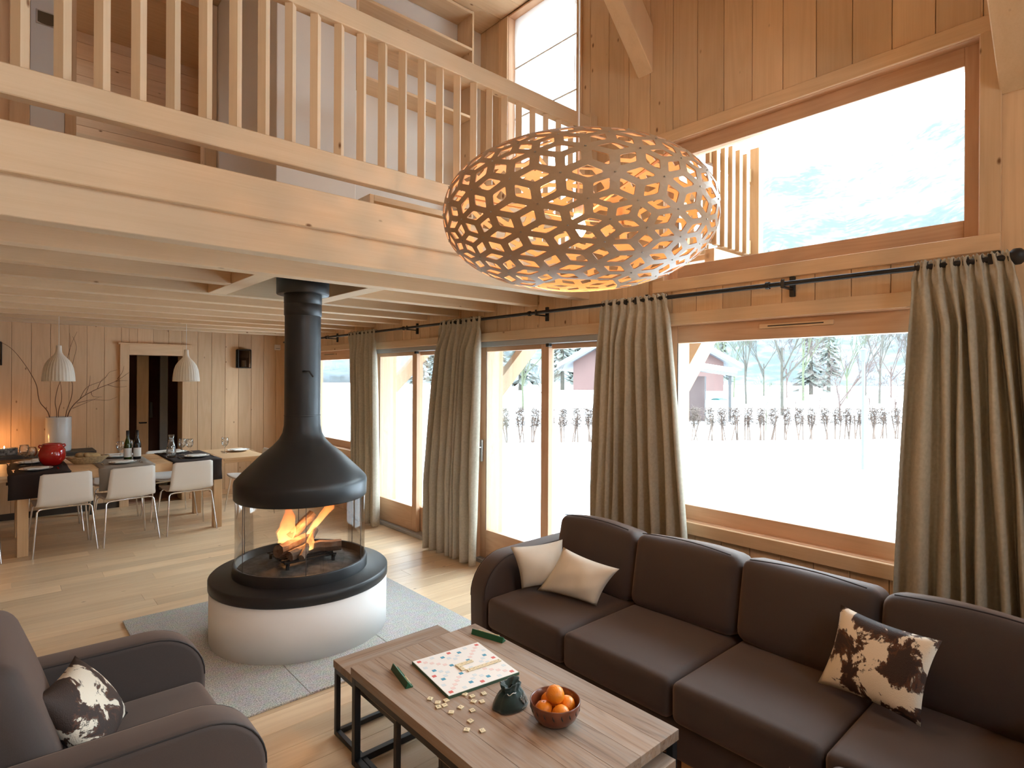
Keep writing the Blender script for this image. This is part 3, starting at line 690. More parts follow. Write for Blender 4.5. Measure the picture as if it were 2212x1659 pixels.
for (a, b_), ts in em_.items():
    if len(ts) < 2: continue
    o4 = [pts[a], cen[ts[0]], pts[b_], cen[ts[1]]]; c = sum(o4, Vector()) / 4
    if math.hypot(*squash(c).xy) < .19: continue
    if (o4[1] - o4[0]).cross(o4[2] - o4[0]).dot(c) < 0: o4 = [o4[0], o4[3], o4[2], o4[1]]
    k = .62; inn = [c + (p - c) * k for p in o4]; ring = []
    for i in range(4):
        p = inn[i]; pv = inn[i - 1]; nx = inn[(i + 1) % 4]; f = .13
        ring += [p + (pv - p) * f + (c - p) * .02, p + (c - p) * .08, p + (nx - p) * f + (c - p) * .02]
    vs = [squash(p) for p in o4] + [squash(p) for p in ring]; fs = []
    mids = [squash((o4[i] + o4[(i+1) % 4]) / 2) for i in range(4)]; vs += mids
    for i in range(4):
        j = (i + 1) % 4; A, B, D = 4 + 3*i, 4 + 3*i + 1, 4 + 3*i + 2; A2 = 4 + 3*j
        fs += [(i, B, A), (i, D, B), (i, 16 + i, D), (16 + i, A2, D), (16 + i, j, A2)]
    m.add(vs, fs, False)
for i, p in enumerate(pts):
    q = squash(p); 
    if math.hypot(q.x, q.y) > .2: rv.lathe([(.0035, -.002), (.003, .002), (0, .003)], 6, q * 1.004)
sh = m.obj('lattice_shade', PLY, pl, world=False, weld=.0006, solid=.0035)
tag(rv.obj('rivets', STEEL, pl, world=False), kind='stuff')
BULB = emis('bulb_glass', (1, .72, .40), 60)
MB().lathe([(0, -.075), (.02, -.07), (.032, -.05), (.034, -.03), (.024, .0), (.014, .02)], 16).obj('bulb', BULB, pl, world=False)
MB().lathe([(.018, .02), (.02, .03), (.02, .09), (.008, .10)], 16).obj('socket', PLAST, pl, world=False)
MB().tube([(0, 0, .09), (0, 0, ZC - lz)], .004, 8).obj('cord', PLAST, pl, world=False)
m = MB(); 
for k in range(3): m.bar((0, 0, .0), (.52 * math.cos(k*2.094+.3), .52 * math.sin(k*2.094+.3), .10), .012, .004)
m.obj('spider', PLY, pl, world=False)
ld = bpy.data.lights.new('lamp_light', 'POINT'); ld.energy = 22; ld.color = (1, .50, .20); ld.shadow_soft_size = .04
lo = bpy.data.objects.new('lamp_light', ld); link(lo); lo.location = (lx, ly, lz - .12)

# ================================================================ UPHOLSTERY
FAB = pbr('brown_wool_fabric', (.034, .0195, .015), .78, spec=.7, noise=.18, nscale=500, bump=.3, bscale=900, sheen=.34)
FAB.node_tree.nodes['Principled BSDF'].inputs['Sheen Tint'].default_value = (.75, .52, .42, 1)
PIPE = pbr('dark_piping', (.02, .014, .012), .8)
def arm_profile(x0, x1, zt, rad, flip=1):
    """side outline (x, z): front at x0 with a big rounded top corner"""
    P = [(x0 + .03 * flip, .055), (x0 + .004 * flip, .20), (x0, zt - rad * .95)]
    for k in range(1, 10):
        a = math.pi / 2 * k / 9; P.append((x0 + flip * rad * (1 - math.cos(a)), zt - rad * .95 + rad * .95 * math.sin(a)))
    P += [(x1, zt + .01), (x1, .055)]
    return P
def arm(par, x0, x1, y0, y1, zt, rad, flip):
    pr = arm_profile(x0, x1, zt, rad, flip)
    if flip < 0: pr = pr[::-1]
    m = MB().prism(pr, 1, y0, y1); a_ = m.obj('armrest', FAB, par, bevel=.022)
    for p in a_.data.polygons: p.use_smooth = True
    ctr = pr[2:-1] if flip > 0 else pr[1:-2]
    cxm = sum(x for x, z in pr) / len(pr); ctr = [(x + .0066 * (1 if x < cxm else -1) * max(0, min(1, (zt - z) / rad)), z - .0066 * max(0, min(1, (z - zt + rad) / rad))) for x, z in ctr]
    for yy in (y0 + .0066, y1 - .0066):
        MB().tube([(x, yy, z + .0) for x, z in ctr], .0028, 5).obj('piping', PIPE, a_)
    return a_
so = thing('sofa', 'long dark brown four-seat sofa along the window wall', 'sofa', (2.5, 1.33, 0))
SY_ = [2.495, 1.92, 1.32, .74, .16]
MB().rbox((2.065, .16, .10), (2.93, 2.495, .262), .02, n=3).obj('base', FAB, so)
MB().rbox((2.79, .16, .15), (2.95, 2.495, .70), .04, n=4).obj('back_frame', FAB, so)
arm(so, 2.02, 2.95, 2.497, 2.63, .64, .24, 1); arm(so, 2.02, 2.95, .025, .158, .64, .24, 1)
for i in range(4):
    y1, y0 = SY_[i] - .003, SY_[i + 1] + .003
    s_ = MB().rbox((2.03, y0, .262), (2.70, y1, .432), .035, (0.004, 0, .014), n=8).obj('seat_cushion', FAB, so)
    bz = MB().rbox((0, y0, 0), (.20, y1, .375), .05, (.025, .004, .018), n=8)
    # lean the back cushion
    a_ = R(11); bz.v = [(2.545 + x * math.cos(a_) + z * math.sin(a_) , y + .0, .445 + z * math.cos(a_) - x * math.sin(a_) + .006 * math.sin(9 * y + i)) for x, y, z in bz.v]
    b_ = bz.obj('back_cushion', FAB, so)
    zt = .445 + .362 * math.cos(a_); xt = 2.552 + .362 * math.sin(a_)
    MB().tube([(xt + .002 * math.sin(7 * k), y0 + .045 + (y1 - y0 - .09) * k / 10, zt + .012 + .016 * math.sin(math.pi * k / 10)) for k in range(11)], .003, 5).obj('piping', PIPE, b_)
for yy in (2.35, 1.28, .3):
    MB().box((2.11, yy - .03, 0), (2.15, yy + .03, .10)).obj('leg', OAKZ, so); MB().box((2.82, yy - .03, 0), (2.86, yy + .03, .10)).obj('leg', OAKZ, so)
ac = thing('armchair', 'dark brown armchair with rounded arms in the left foreground', 'armchair', (.2, 2.29, 0))
MB().rbox((-.32, 2.011, .09), (.60, 2.597, .262), .02, n=3).obj('base', FAB, ac)
arm(ac, .645, -.33, 2.598, 2.728, .625, .20, -1); arm(ac, .645, -.33, 1.868, 2.010, .625, .20, -1)
MB().rbox((-.02, 2.012, .262), (.625, 2.596, .432), .04, (.01, 0, .014), n=8).obj('seat_cushion', FAB, ac)
bz = MB().rbox((0, 2.013, 0), (.19, 2.595, .42), .06, (.02, .004, .018), n=8); a_ = R(-18)
bz.v = [(-.02 + x * math.cos(a_) + z * math.sin(a_), y, .435 + z * math.cos(a_) - x * math.sin(a_)) for x, y, z in bz.v]; bz.obj('back_cushion', FAB, ac)
bz = MB().rbox((-.14, 2.012, 0), (-.01, 2.596, .62), .04, n=4)
bz.v = [(-.02 + x * math.cos(a_) + z * math.sin(a_) * .9, y, .16 + z * math.cos(a_) - x * math.sin(a_)) for x, y, z in bz.v]; bz.obj('back_frame', FAB, ac)
for xx in (.52, -.25):
    for yy in (1.90, 2.66): MB().box((xx - .02, yy - .02, 0), (xx + .02, yy + .02, .07)).obj('leg', OAKZ, ac)
ot = thing('ottoman', 'brown fabric footstool at the bottom right in front of the sofa', 'footstool', (1.7, .40, 0))
MB().rbox((1.40, .10, .26), (2.012, .70, .44), .045, (0, 0, .012), n=8).obj('seat_cushion', FAB, ot); MB().rbox((1.42, .12, .08), (2.0, .68, .262), .02, n=3).obj('base', FAB, ot)
for xx in (1.47, 1.95):
    for yy in (.17, .63): MB().box((xx - .02, yy - .02, 0), (xx + .02, yy + .02, .085)).obj('leg', OAKZ, ot)
# ---- scatter cushions
CREAM = pbr('cream_cotton', (.68, .64, .56), .9, spec=.15, bump=.25, bscale=600, noise=.06, nscale=12)
COW, t, out = nm('cowhide'); p = N(t, 'ShaderNodeBsdfPrincipled', Roughness=.75); L(t, p.outputs[0], out.inputs[0]); 
tc = N(t, 'ShaderNodeTexCoord'); oi = N(t, 'ShaderNodeObjectInfo'); vm = N(t, 'ShaderNodeVectorMath', operation='SCALE'); vm.inputs[0].default_value = (7, 13, 5); L(t, oi.outputs['Random'], vm.inputs['Scale'])
va = N(t, 'ShaderNodeVectorMath', operation='ADD'); L(t, tc.outputs['Object'], va.inputs[0]); L(t, vm.outputs[0], va.inputs[1])
n1 = N(t, 'ShaderNodeTexNoise', Scale=8.5, Detail=7.0, Roughness=.62, Distortion=.5); L(t, va.outputs[0], n1.inputs['Vector'])
r1 = N(t, 'ShaderNodeValToRGB'); r1.color_ramp.elements[0].position = .495; r1.color_ramp.elements[1].position = .515; r1.color_ramp.elements[0].color = (.022, .011, .008, 1); r1.color_ramp.elements[1].color = (.74, .66, .54, 1)
e_ = r1.color_ramp.elements.new(.46); e_.color = (.030, .014, .009, 1); e_ = r1.color_ramp.elements.new(.485); e_.color = (.10, .035, .015, 1)
L(t, n1.outputs[0], r1.inputs[0]); L(t, r1.outputs[0], p.inputs['Base Color'])
n2 = N(t, 'ShaderNodeTexNoise', Scale=300.0); L(t, tc.outputs['Object'], n2.inputs['Vector']); bp = N(t, 'ShaderNodeBump', Strength=.4, Distance=.003); L(t, n2.outputs[0], bp.inputs['Height']); L(t, bp.outputs[0], p.inputs['Normal'])
def pillow(label, bl_, br_, tr_, tl_, th, mat, seed=0, group=None, crease=.0):
    c4 = [Vector(v) for v in (bl_, br_, tr_, tl_)]; nrm = ((c4[1] - c4[0]).cross(c4[3] - c4[0])).normalized(); n = 16; rn = random.Random(seed)
    A = [rn.uniform(0, 6) for _ in range(6)]; m = MB()
    for sg in (1, -1):
        P = []
        for i in range(n + 1):
            row = []
            for j in range(n + 1):
                u = 2 * i / n - 1; v = 2 * j / n - 1
                pu = u * (1 - .10 * (1 - v * v) * abs(u)); pv = v * (1 - .10 * (1 - u * u) * abs(v)); s = (pu + 1) / 2; q = (pv + 1) / 2
                p = (c4[0] * (1 - s) + c4[1] * s) * (1 - q) + (c4[3] * (1 - s) + c4[2] * s) * q
                hgt = th * (max(0, 1 - u * u) ** .55) * (max(0, 1 - v * v) ** .55)
                wr = crease * (math.sin(5 * u + 3 * v + A[0]) * math.exp(-3 * (u - .5) ** 2) + .4 * math.sin(7 * v - 4 * u + A[1])) * hgt
                row.append(p + nrm * sg * (hgt + (wr if sg > 0 else 0)))
            P.append(row)
        if sg < 0: P = P[::-1]
        m.grid(P)
    # lowest point at the resting height
    zb = min(c4[0].z, c4[1].z)
    ob = m.obj('cushion', mat, None, weld=.0005); return tag(ob, label, 'cushion', group)
pillow('cream cotton cushion propped against the left sofa arm', (2.215, 2.40, .462), (2.46, 2.26, .462), (2.47, 2.325, .712), (2.165, 2.44, .70), .062, CREAM, 1, crease=.05)
pillow('cream cotton cushion lying tilted in front of the other cream one', (2.275, 2.335, .458), (2.36, 1.975, .455), (2.475, 1.915, .64), (2.36, 2.215, .712), .06, CREAM, 2, crease=.12)
pillow('cowhide cushion leaning on the sofa back near the right curtain', (2.41, .895, .462), (2.345, .54, .475), (2.46, .505, .745), (2.52, .85, .755), .055, COW, 3, crease=.04)
pillow('cowhide cushion sitting in the armchair on the left', (.225, 2.07, .475), (.345, 2.40, .475), (.20, 2.455, .70), (.075, 2.125, .735), .066, COW, 9)
pillow('cowhide cushion tucked against the footstool on the floor', (1.65, .86, .04), (1.99, .86, .04), (1.93, .80, .395), (1.60, .80, .33), .04, COW, 5)

# ================================================================ COFFEE TABLES
def low_table(name, label, x0, x1, y0, y1, zt, n, along, th=.038, leg=.028):
    t_ = thing(name, label, 'coffee table', ((x0 + x1) / 2, (y0 + y1) / 2, 0))
    for k in range(n):
        if along == 'y': a0 = x0 + (x1 - x0) * k / n; a1 = x0 + (x1 - x0) * (k + 1) / n; piece('plank', (a0, y0, zt - th), (a1 - .0004, y1, zt), TEAK, t_, bev=.0009)
        else: a0 = y0 + (y1 - y0) * k / n; a1 = y0 + (y1 - y0) * (k + 1) / n; piece('plank', (x0, a0, zt - th), (x1, a1 - .0008, zt), TEAKX, t_, bev=.0009)
    zb = zt - th - .001; i_ = .004
    X0, X1, Y0, Y1 = x0 + i_, x1 - i_, y0 + i_, y1 - i_
    for X in (X0, X1 - leg):
        for Y in (Y0, Y1 - leg): piece('leg', (X, Y, 0), (X + leg, Y + leg, zb), BLACK, t_, bev=.0015)
    for z0 in (zb - leg, .002):
        for X in (X0, X1 - leg): piece('frame_bar', (X, Y0 + leg, z0), (X + leg, Y1 - leg, z0 + leg), BLACK, t_, bev=.0015)
    for Y in (Y0, Y1 - leg): piece('frame_bar', (X0 + leg, Y, .002), (X1 - leg, Y + leg, .002 + leg), BLACK, t_, bev=.0015)
    piece('frame_bar', (X0 + leg, Y1 - leg, zb - leg * .6), (X1 - leg, Y1, zb), BLACK, t_, bev=.0015)
    return t_
TEAKX = wood('weathered_teak_x', 0, (.30, .20, .135), (.085, .045, .028), knots=.05, rough=.55, grain=1.8, streak=.6, ring=16, vary=.12, ringamp=.16)
ZT = .415
low_table('coffee_table', 'long weathered teak coffee table with black steel frame and a game on it', 1.13, 1.803, 1.13, 2.297, ZT, 6, 'y')
low_table('nesting_table', 'lower teak nesting table pulled out at the far end of the coffee table', 1.165, 1.745, 1.98, 2.545, .345, 5, 'x', th=.034, leg=.022)
low_table('nesting_table', 'lower teak nesting table pushed under the near end of the coffee table', 1.165, 1.745, 1.105, 1.70, .345, 5, 'x', th=.034, leg=.022)
# ---- word game board
gb = thing('game_board', 'square word game board with coloured squares on the coffee table', 'game board', (1.485, 1.962, ZT), R(-7.2))
MB().box((-.166, -.166, .0005), (.166, .166, .011)).obj('board_base', pbr('board_edge', (.05, .10, .06), .6), gb, world=False)
MB().box((-.164, -.164, .0111), (.164, .164, .0122)).obj('board_face', pbr('board_cream', (.79, .76, .72), .5), gb, world=False)
cs = [pbr('sq_red', (.62, .12, .10), .5), pbr('sq_pink', (.76, .59, .55), .5), pbr('sq_blue', (.06, .28, .42), .5), pbr('sq_light_blue', (.62, .68, .70), .5)]
tw = {(0,0),(0,7),(7,0),(0,14),(14,0),(7,14),(14,7),(14,14)}
dw = {(i, i) for i in range(1, 5)} | {(14-i, i) for i in range(1, 5)} | {(i, 14-i) for i in range(1, 5)} | {(14-i, 14-i) for i in range(1, 5)}
tl = {(1,5),(1,9),(5,1),(5,5),(5,9),(5,13),(9,1),(9,5),(9,9),(9,13),(13,5),(13,9)}
dl = {(0,3),(0,11),(2,6),(2,8),(3,0),(3,7),(3,14),(6,2),(6,6),(6,8),(6,12),(7,3),(7,11),(8,2),(8,6),(8,8),(8,12),(11,0),(11,7),(11,14),(12,6),(12,8),(14,3),(14,11)}
cell = .0205
for st_, mt in ((tw, cs[0]), (dw, cs[1]), (tl, cs[2]), (dl, cs[3])):
    for (i, j) in sorted(st_):
        cx, cy_ = (i - 7) * cell, (j - 7) * cell; q = .0085; piece('square', (cx - q, cy_ - q, .0120), (cx + q, cy_ + q, .0126), mt, gb, bev=0, world=False)
# ---- tiles, each with its printed letter
TILE = pbr('tile_ivory', (.74, .62, .40), .45); INK = pbr('tile_ink', (.05, .035, .025), .6)
tile_me = None
fonts = {}
def letter_mesh(ch):
    if ch not in fonts:
        cu = bpy.data.curves.new('letter', 'FONT'); cu.body = ch; cu.size = .015; cu.align_x = 'CENTER'; cu.align_y = 'CENTER'; cu.resolution_u = 2
        ob = bpy.data.objects.new('tmp', cu); COL.objects.link(ob); dg = bpy.context.evaluated_depsgraph_get(); me = bpy.data.meshes.new_from_object(ob.evaluated_get(dg))
        me.materials.clear(); me.materials.append(INK); bpy.data.objects.remove(ob); fonts[ch] = me
    return fonts[ch]
bm_ = MB().rbox((-.0095, -.010, 0), (.0095, .010, .0045), .0012, n=1); tile_me = bpy.data.meshes.new('letter_tile'); tile_me.from_pydata(bm_.v, [], bm_.f); tile_me.materials.append(TILE)
def tile(loc, rz, label, group, ch, tilt=None):
    t_ = bpy.data.objects.new('letter_tile', tile_me); link(t_); t_.location = loc; t_.rotation_euler = (tilt or 0, 0, rz); tag(t_, label, 'tile', group)
    l_ = bpy.data.objects.new('letter', letter_mesh(ch)); link(l_, t_); l_.location = (0, -.0005, .00465)
    return t_
TP = [[1.252, 1.874], [1.259, 1.832], [1.244, 1.806], [1.292, 1.823], [1.268, 1.80], [1.26, 1.746], [1.306, 1.749], [1.372, 1.811], [1.385, 1.781], [1.431, 1.766], [1.367, 1.749], [1.390, 1.726], [1.326, 1.704], [1.28, 1.656], [1.239, 1.623], [1.277, 1.583]]
tlab = ['ivory letter tile lying furthest left by the green rack', 'ivory tile at the back of the heap of four', 'ivory tile at the left front of the heap of four', 'ivory tile at the right of the heap of four', 'ivory tile in the middle of the heap of four', 'ivory letter tile lying alone left of centre on the table', 'ivory letter tile lying alone in the middle of the scatter', 'ivory tile touching the game board corner', 'ivory tile just in front of the one at the board corner', 'ivory letter tile nearest the green bag', 'left tile of the touching pair in front of the bag', 'right tile of the touching pair in front of the bag',
        'ivory letter tile lying alone below the pair', 'third lone ivory tile from the near end of the scatter', 'ivory letter tile nearest the table edge', 'ivory letter tile lying nearest the viewer']
for i, (x, y) in enumerate(TP):
    rn = random.Random(i); tile((x * .996, y * .996, ZT + .0006), rn.uniform(0, 6.28), tlab[i], 'loose letter tiles on the coffee table', 'ASRTEINLOUDGMHPC'[i])
mw = Matrix.Translation((1.485, 1.962, 0)) @ Matrix.Rotation(R(-7.2), 4, 'Z')
ORD = ['first', 'second', 'third', 'fourth', 'fifth', 'sixth']
def bt(i, j, ch, n, word):
    p = mw @ Vector(((i - 7) * cell, (j - 7) * cell, 0)); tile((p.x, p.y, ZT + .0132), R(-7.2) + R(90), '%s ivory letter tile of the %s on the game board' % (ORD[n], word), 'letter tiles on the board', ch)
for k, ch in enumerate('NEIGE'): bt(7 + k, 5, ch, k, 'long near word')
for k, ch in enumerate('SKI'): bt(6, 6 + k, ch, k, 'short crossing word')
for k, ch in enumerate('FEU'): bt(7 + k, 8, ch, k, 'far word')
for k, ch in enumerate('LUN'): bt(12 + k, 5, ch, k, 'right-hand end of the near word')
# ---- tile racks
GRN = pbr('rack_green', (.010, .085, .035), .35)
def rack(label, c, rz):
    r_ = thing('tile_rack', label, 'tile rack', (c[0], c[1], ZT), rz)
    MB().prism([(-.017, .0004), (.015, .0004), (.015, .006), (.009, .006), (-.004, .024), (-.008, .024)], 0, -.09, .09).obj('rack_body', GRN, r_, world=False, bevel=.001); return r_
rack('green tile rack with two tiles at the left table edge', (1.247, 2.075), R(259))
rack('green tile rack at the far corner by the sofa', (1.752, 2.13), R(-74))
p_ = Matrix.Translation((1.247, 2.075, ZT)) @ Matrix.Rotation(R(259), 4, 'Z')
for k, xx in enumerate((.066, .045)):
    v = p_ @ Vector((xx, .0032, .0158)); tile((v.x, v.y, v.z), R(259) + math.pi, ('nearer', 'further')[k] + ' ivory letter tile resting on the left green rack', 'tiles on the left rack', 'TE'[k], R(54))
p_ = Matrix.Translation((1.752, 2.13, ZT)) @ Matrix.Rotation(R(-74), 4, 'Z')
for k in range(6):
    v = p_ @ Vector((-.05 + .0205 * k, .0032, .0158)); tile((v.x, v.y, v.z), R(-74) + math.pi, ORD[k] + ' ivory letter tile from the left on the far green rack', 'tiles on the far rack', 'ANROIS'[k], R(54))
# ---- drawstring bag
BAG = pbr('green_velvet', (.006, .028, .022), .85, sheen=.4, noise=.4, nscale=30)
bg = thing('drawstring_bag', 'dark green cloth drawstring bag on the coffee table', 'bag', (1.452, 1.632, ZT))
P = []; rn = random.Random(3)
for i, (r, z) in enumerate([(.0, .001), (.055, .001), (.066, .006), (.063, .018), (.056, .034), (.048, .048), (.040, .056), (.033, .062), (.032, .066), (.036, .076), (.039, .088), (.035, .089), (.026, .078), (.01, .07)]):
    P.append([(r * 1.12 * math.cos(2*math.pi*j/40) * (1 + .05 * math.sin(5*2*math.pi*j/40 + 1) + (.10 * math.sin(9*2*math.pi*j/40) if i > 5 else .03 * math.sin(9*2*math.pi*j/40))), r * .86 * math.sin(2*math.pi*j/40) * (1 + (.10 * math.cos(11*2*math.pi*j/40) if i > 5 else .02)), z + (.006 * math.sin(6*math.pi*j/40) if i > 7 else 0)) for j in range(41)])
MB().grid(P).obj('pouch', BAG, bg, world=False)
CORD = pbr('white_cord', (.6, .58, .55), .8)
MB().tube([(-.034 * math.cos(.2 * k) * (1 - .0 * k), -.034 * math.sin(.2 * k + .6) - .002, .064 - .004 * math.sin(k)) for k in range(9)], .0016, 5).obj('cord', CORD, bg, world=False)
# faded silver print on the side turned to the viewer: a mountain-like emblem with a line of lettering
m = MB(); pa = R(-95)
def onbag(u, z, e=.0025):
    r = .065 if z < .012 else .065 - (z - .012) * .46
    a = pa + u / .06; return (r * 1.16 * math.cos(a) + e * math.cos(a), r * .90 * math.sin(a) + e * math.sin(a), z)
for k in range(26):
    u = rn.uniform(.012, .055); z = rn.uniform(.018, .042); h_ = rn.uniform(.006, .016); m.tube([onbag(u, z), onbag(u + rn.uniform(-.004, .006), z + h_)], .0011, 4)
for k in range(9):
    u = .010 + .0055 * k; m.tube([onbag(u, .010), onbag(u + .001, .0145)], .0009, 4); m.tube([onbag(u, .0125), onbag(u + .003, .0135)], .0008, 4)
m.obj('print', pbr('silver_print', (.42, .42, .40), .6), bg, world=False)
# ---- bowl of oranges
bw = thing('fruit_bowl', 'reddish brown glazed bowl with black dashes holding oranges', 'bowl', (1.508, 1.452, ZT))
CLAY = pbr('brown_glaze', (.17, .045, .018), .28, coat=.4, noise=.35, nscale=25); DASH = pbr('black_glaze', (.012, .010, .008), .3)
MB().lathe([(0, .001), (.045, .001), (.06, .006), (.076, .022), (.086, .042), (.090, .062), (.091, .078), (.0885, .0805), (.086, .077), (.083, .05), (.07, .024), (.045, .012), (0, .010)], 64).obj('bowl_body', CLAY, bw, world=False)
m = MB()
for k in range(18):
    a = 2 * math.pi * k / 18
    m.tube([(rr * math.cos(a + d_), rr * math.sin(a + d_), zz) for rr, d_, zz in ((.0895, -.04, .066), (.0878, .0, .055), (.0848, .06, .043))], [.0015, .0035, .001], 5)
m.obj('dashes', DASH, bw, world=False)
ORG = pbr('orange_peel', (.83, .26, .015), .38, bump=.35, bscale=260, noise=.12, nscale=6)
om = MB()
om.lathe([(0, -.036), (.012, -.0345), (.024, -.0275), (.033, -.015), (.0365, 0), (.033, .0155), (.024, .028), (.012, .0342), (.004, .0345), (0, .0335)], 24)
om.v = [(x * .90, y * .90, z * .92) for x, y, z in om.v]
ome = bpy.data.meshes.new('orange'); ome.from_pydata(om.v, [], om.f); ome.polygons.foreach_set('use_smooth', [True] * len(om.f)); ome.materials.append(ORG)
for i, (x, y, z, lab) in enumerate(((-.0432, .0157, .0475, 'orange at the left inside the bowl'), (.0157, .0432, .0475, 'orange at the back of the bowl, mostly hidden'), (-.0157, -.0432, .0475, 'paler orange at the front of the bowl'), (.0432, -.0157, .0475, 'orange at the right inside the bowl'), (.0, .0, .0955, 'orange sitting on top of the others in the bowl'))):
    ob = bpy.data.objects.new('orange', ome); link(ob); ob.location = (1.508 + x, 1.452 + y, ZT + z); ob.rotation_euler = (i, i * 2, i * 3); tag(ob, lab, 'orange', 'oranges in the bowl')
    st2 = MB().lathe([(.0028, .0), (.0022, .0014), (0, .0018)], 6, (0, 0, .0308)); st2.obj('stem', pbr('stem_green', (.10, .09, .03), .7) if i == 0 else bpy.data.materials['stem_green'], ob, world=False)
# ================================================================ DINING
dt = thing('dining_table', 'long oak dining table with thick legs set with runners', 'table', (1.0, 7.37, 0))
TY0, TY1, TZ = 6.885, 7.845, .75
for k in range(4):
    a0 = TY0 + (TY1 - TY0) * k / 4; piece('top_plank', (.10, a0, TZ - .085), (1.87, a0 + (TY1 - TY0) / 4 - .001, TZ), OAKT, dt, bev=.003)
for a0, a1 in ((1.872, 2.335), (-.36, .098)): piece('extension_leaf', (a0, TY0, TZ - .03), (a1, TY1, TZ), OAKT, dt, bev=.003)
for xx in (.134, 1.772):
    for yy in (TY0 + .005, TY1 - .09): piece('leg', (xx, yy, 0), (xx + .082, yy + .085, TZ - .086), OAKZ, dt, bev=.003)
for yy in (TY0 + .03, TY1 - .05): piece('leaf_runner', (-.34, yy, TZ - .06), (.098, yy + .02, TZ - .031), OAKT, dt); piece('leaf_runner', (1.872, yy, TZ - .06), (2.30, yy + .02, TZ - .031), OAKT, dt)
def runner(label, x0, x1, mat, drop=.225):
    m = MB(); P = []; yf, yb, zt = TY0 - .004, TY1 + .004, TZ + .0035
    path = [(yf - .002, zt - drop), (yf - .001, zt - drop * .5), (yf, zt - .012), (yf + .003, zt - .003), (yf + .012, zt), (7.1, zt), (7.4, zt), (7.65, zt), (yb - .012, zt), (yb - .003, zt - .003), (yb, zt - .012), (yb + .001, zt - drop * .5), (yb + .002, zt - drop)]
    for i, (y, z) in enumerate(path):
        P.append([(x0 + (x1 - x0) * j / 8 + .004 * math.sin(i * 2 + j), y + (.003 * math.sin(j * 1.7 + i) if z < zt - .02 else 0), z) for j in range(9)])
    ob = m.grid(P).obj('table_runner', mat, None, solid=.002); return tag(ob, label, 'table runner', 'table runners')
BRN = pbr('dark_brown_runner', (.022, .012, .010), .9, bump=.3, bscale=400); GRY = pbr('grey_runner', (.30, .26, .225), .9, bump=.3, bscale=400)
runner('dark brown runner under the red pot at the left of the table', .07, .525, BRN); runner('grey linen runner across the middle of the table', .74, 1.215, GRY); runner('dark brown runner under the carafe at the right of the table', 1.375, 1.85, BRN)
# ---- white shell chairs
SHELL = pbr('white_shell', (.78, .74, .70), .42, spec=.4)
def make_chair():
    c = thing('dining_chair', 'chair', 'chair')
    prof = [(.21, .445), (.195, .455), (.12, .452), (.0, .440), (-.10, .437), (-.155, .446), (-.185, .47), (-.203, .51), (-.222, .60), (-.236, .68), (-.248, .745), (-.250, .757)]
    P = []
    for i, (y, z) in enumerate(prof):
        k = i / (len(prof) - 1); w = .215 - .028 * max(0, (k - .5) * 2) - (.02 if i in (0, len(prof) - 1) else 0) - (.03 if i == 0 else 0)
        bend = .022 if z < .47 else .020
        row = []
        for j in range(13):
            s = j / 6 - 1; back = max(0, min(1, (z - .45) / .08))
            row.append((s * w, y + back * bend * s * s * 1.2, z + (1 - back) * .014 * s * s))
        P.append(row)
    MB().grid(P).obj('seat_shell', SHELL, c, world=False, solid=.009)
    for sx in (-1, 1):
        for (ya, yb) in ((-.15, -.215), (.15, .215)):
            MB().tube([(sx * .05, ya, .432), (sx * .165, ya, .430), (sx * .19, ya, .425), (sx * .205, ya * 1.02, .405), (sx * .242, yb, .0)], .0082, 8).obj('leg', CHROME, c, world=False)
    MB().tube([(-.05, -.15, .432), (.05, -.15, .432)], .0082, 8).obj('crossbar', CHROME, c, world=False)
    MB().tube([(-.05, .15, .432), (.05, .15, .432)], .0082, 8).obj('crossbar', CHROME, c, world=False)
    return c
ch0 = make_chair()
spots = [(.465, 6.97, 4, 'white shell chair in front of the red pot'), (.975, 6.99, 8, 'white shell chair in front of the grey runner'), (1.535, 7.04, 4, 'white shell chair nearest the stove on the near side'),
         (-.215, 7.0, 0, 'white shell chair cut by the left picture edge'),
         (.45, 7.85, 180, 'white shell chair across the table behind the red pot'), (1.005, 7.84, 180, 'white shell chair across the table behind the bottles'), (1.53, 7.845, 184, 'white shell chair across the table behind the carafe'),
         (2.30, 7.40, 90, 'white shell chair at the table end half hidden by the stove hood')]
for i, (x, y, a, lab) in enumerate(spots):
    c = ch0 if i == 0 else copy_tree(ch0)
    c.location = (x, y, 0); c.rotation_euler = (0, 0, R(a)); c['label'] = lab; c['group'] = 'white dining chairs'
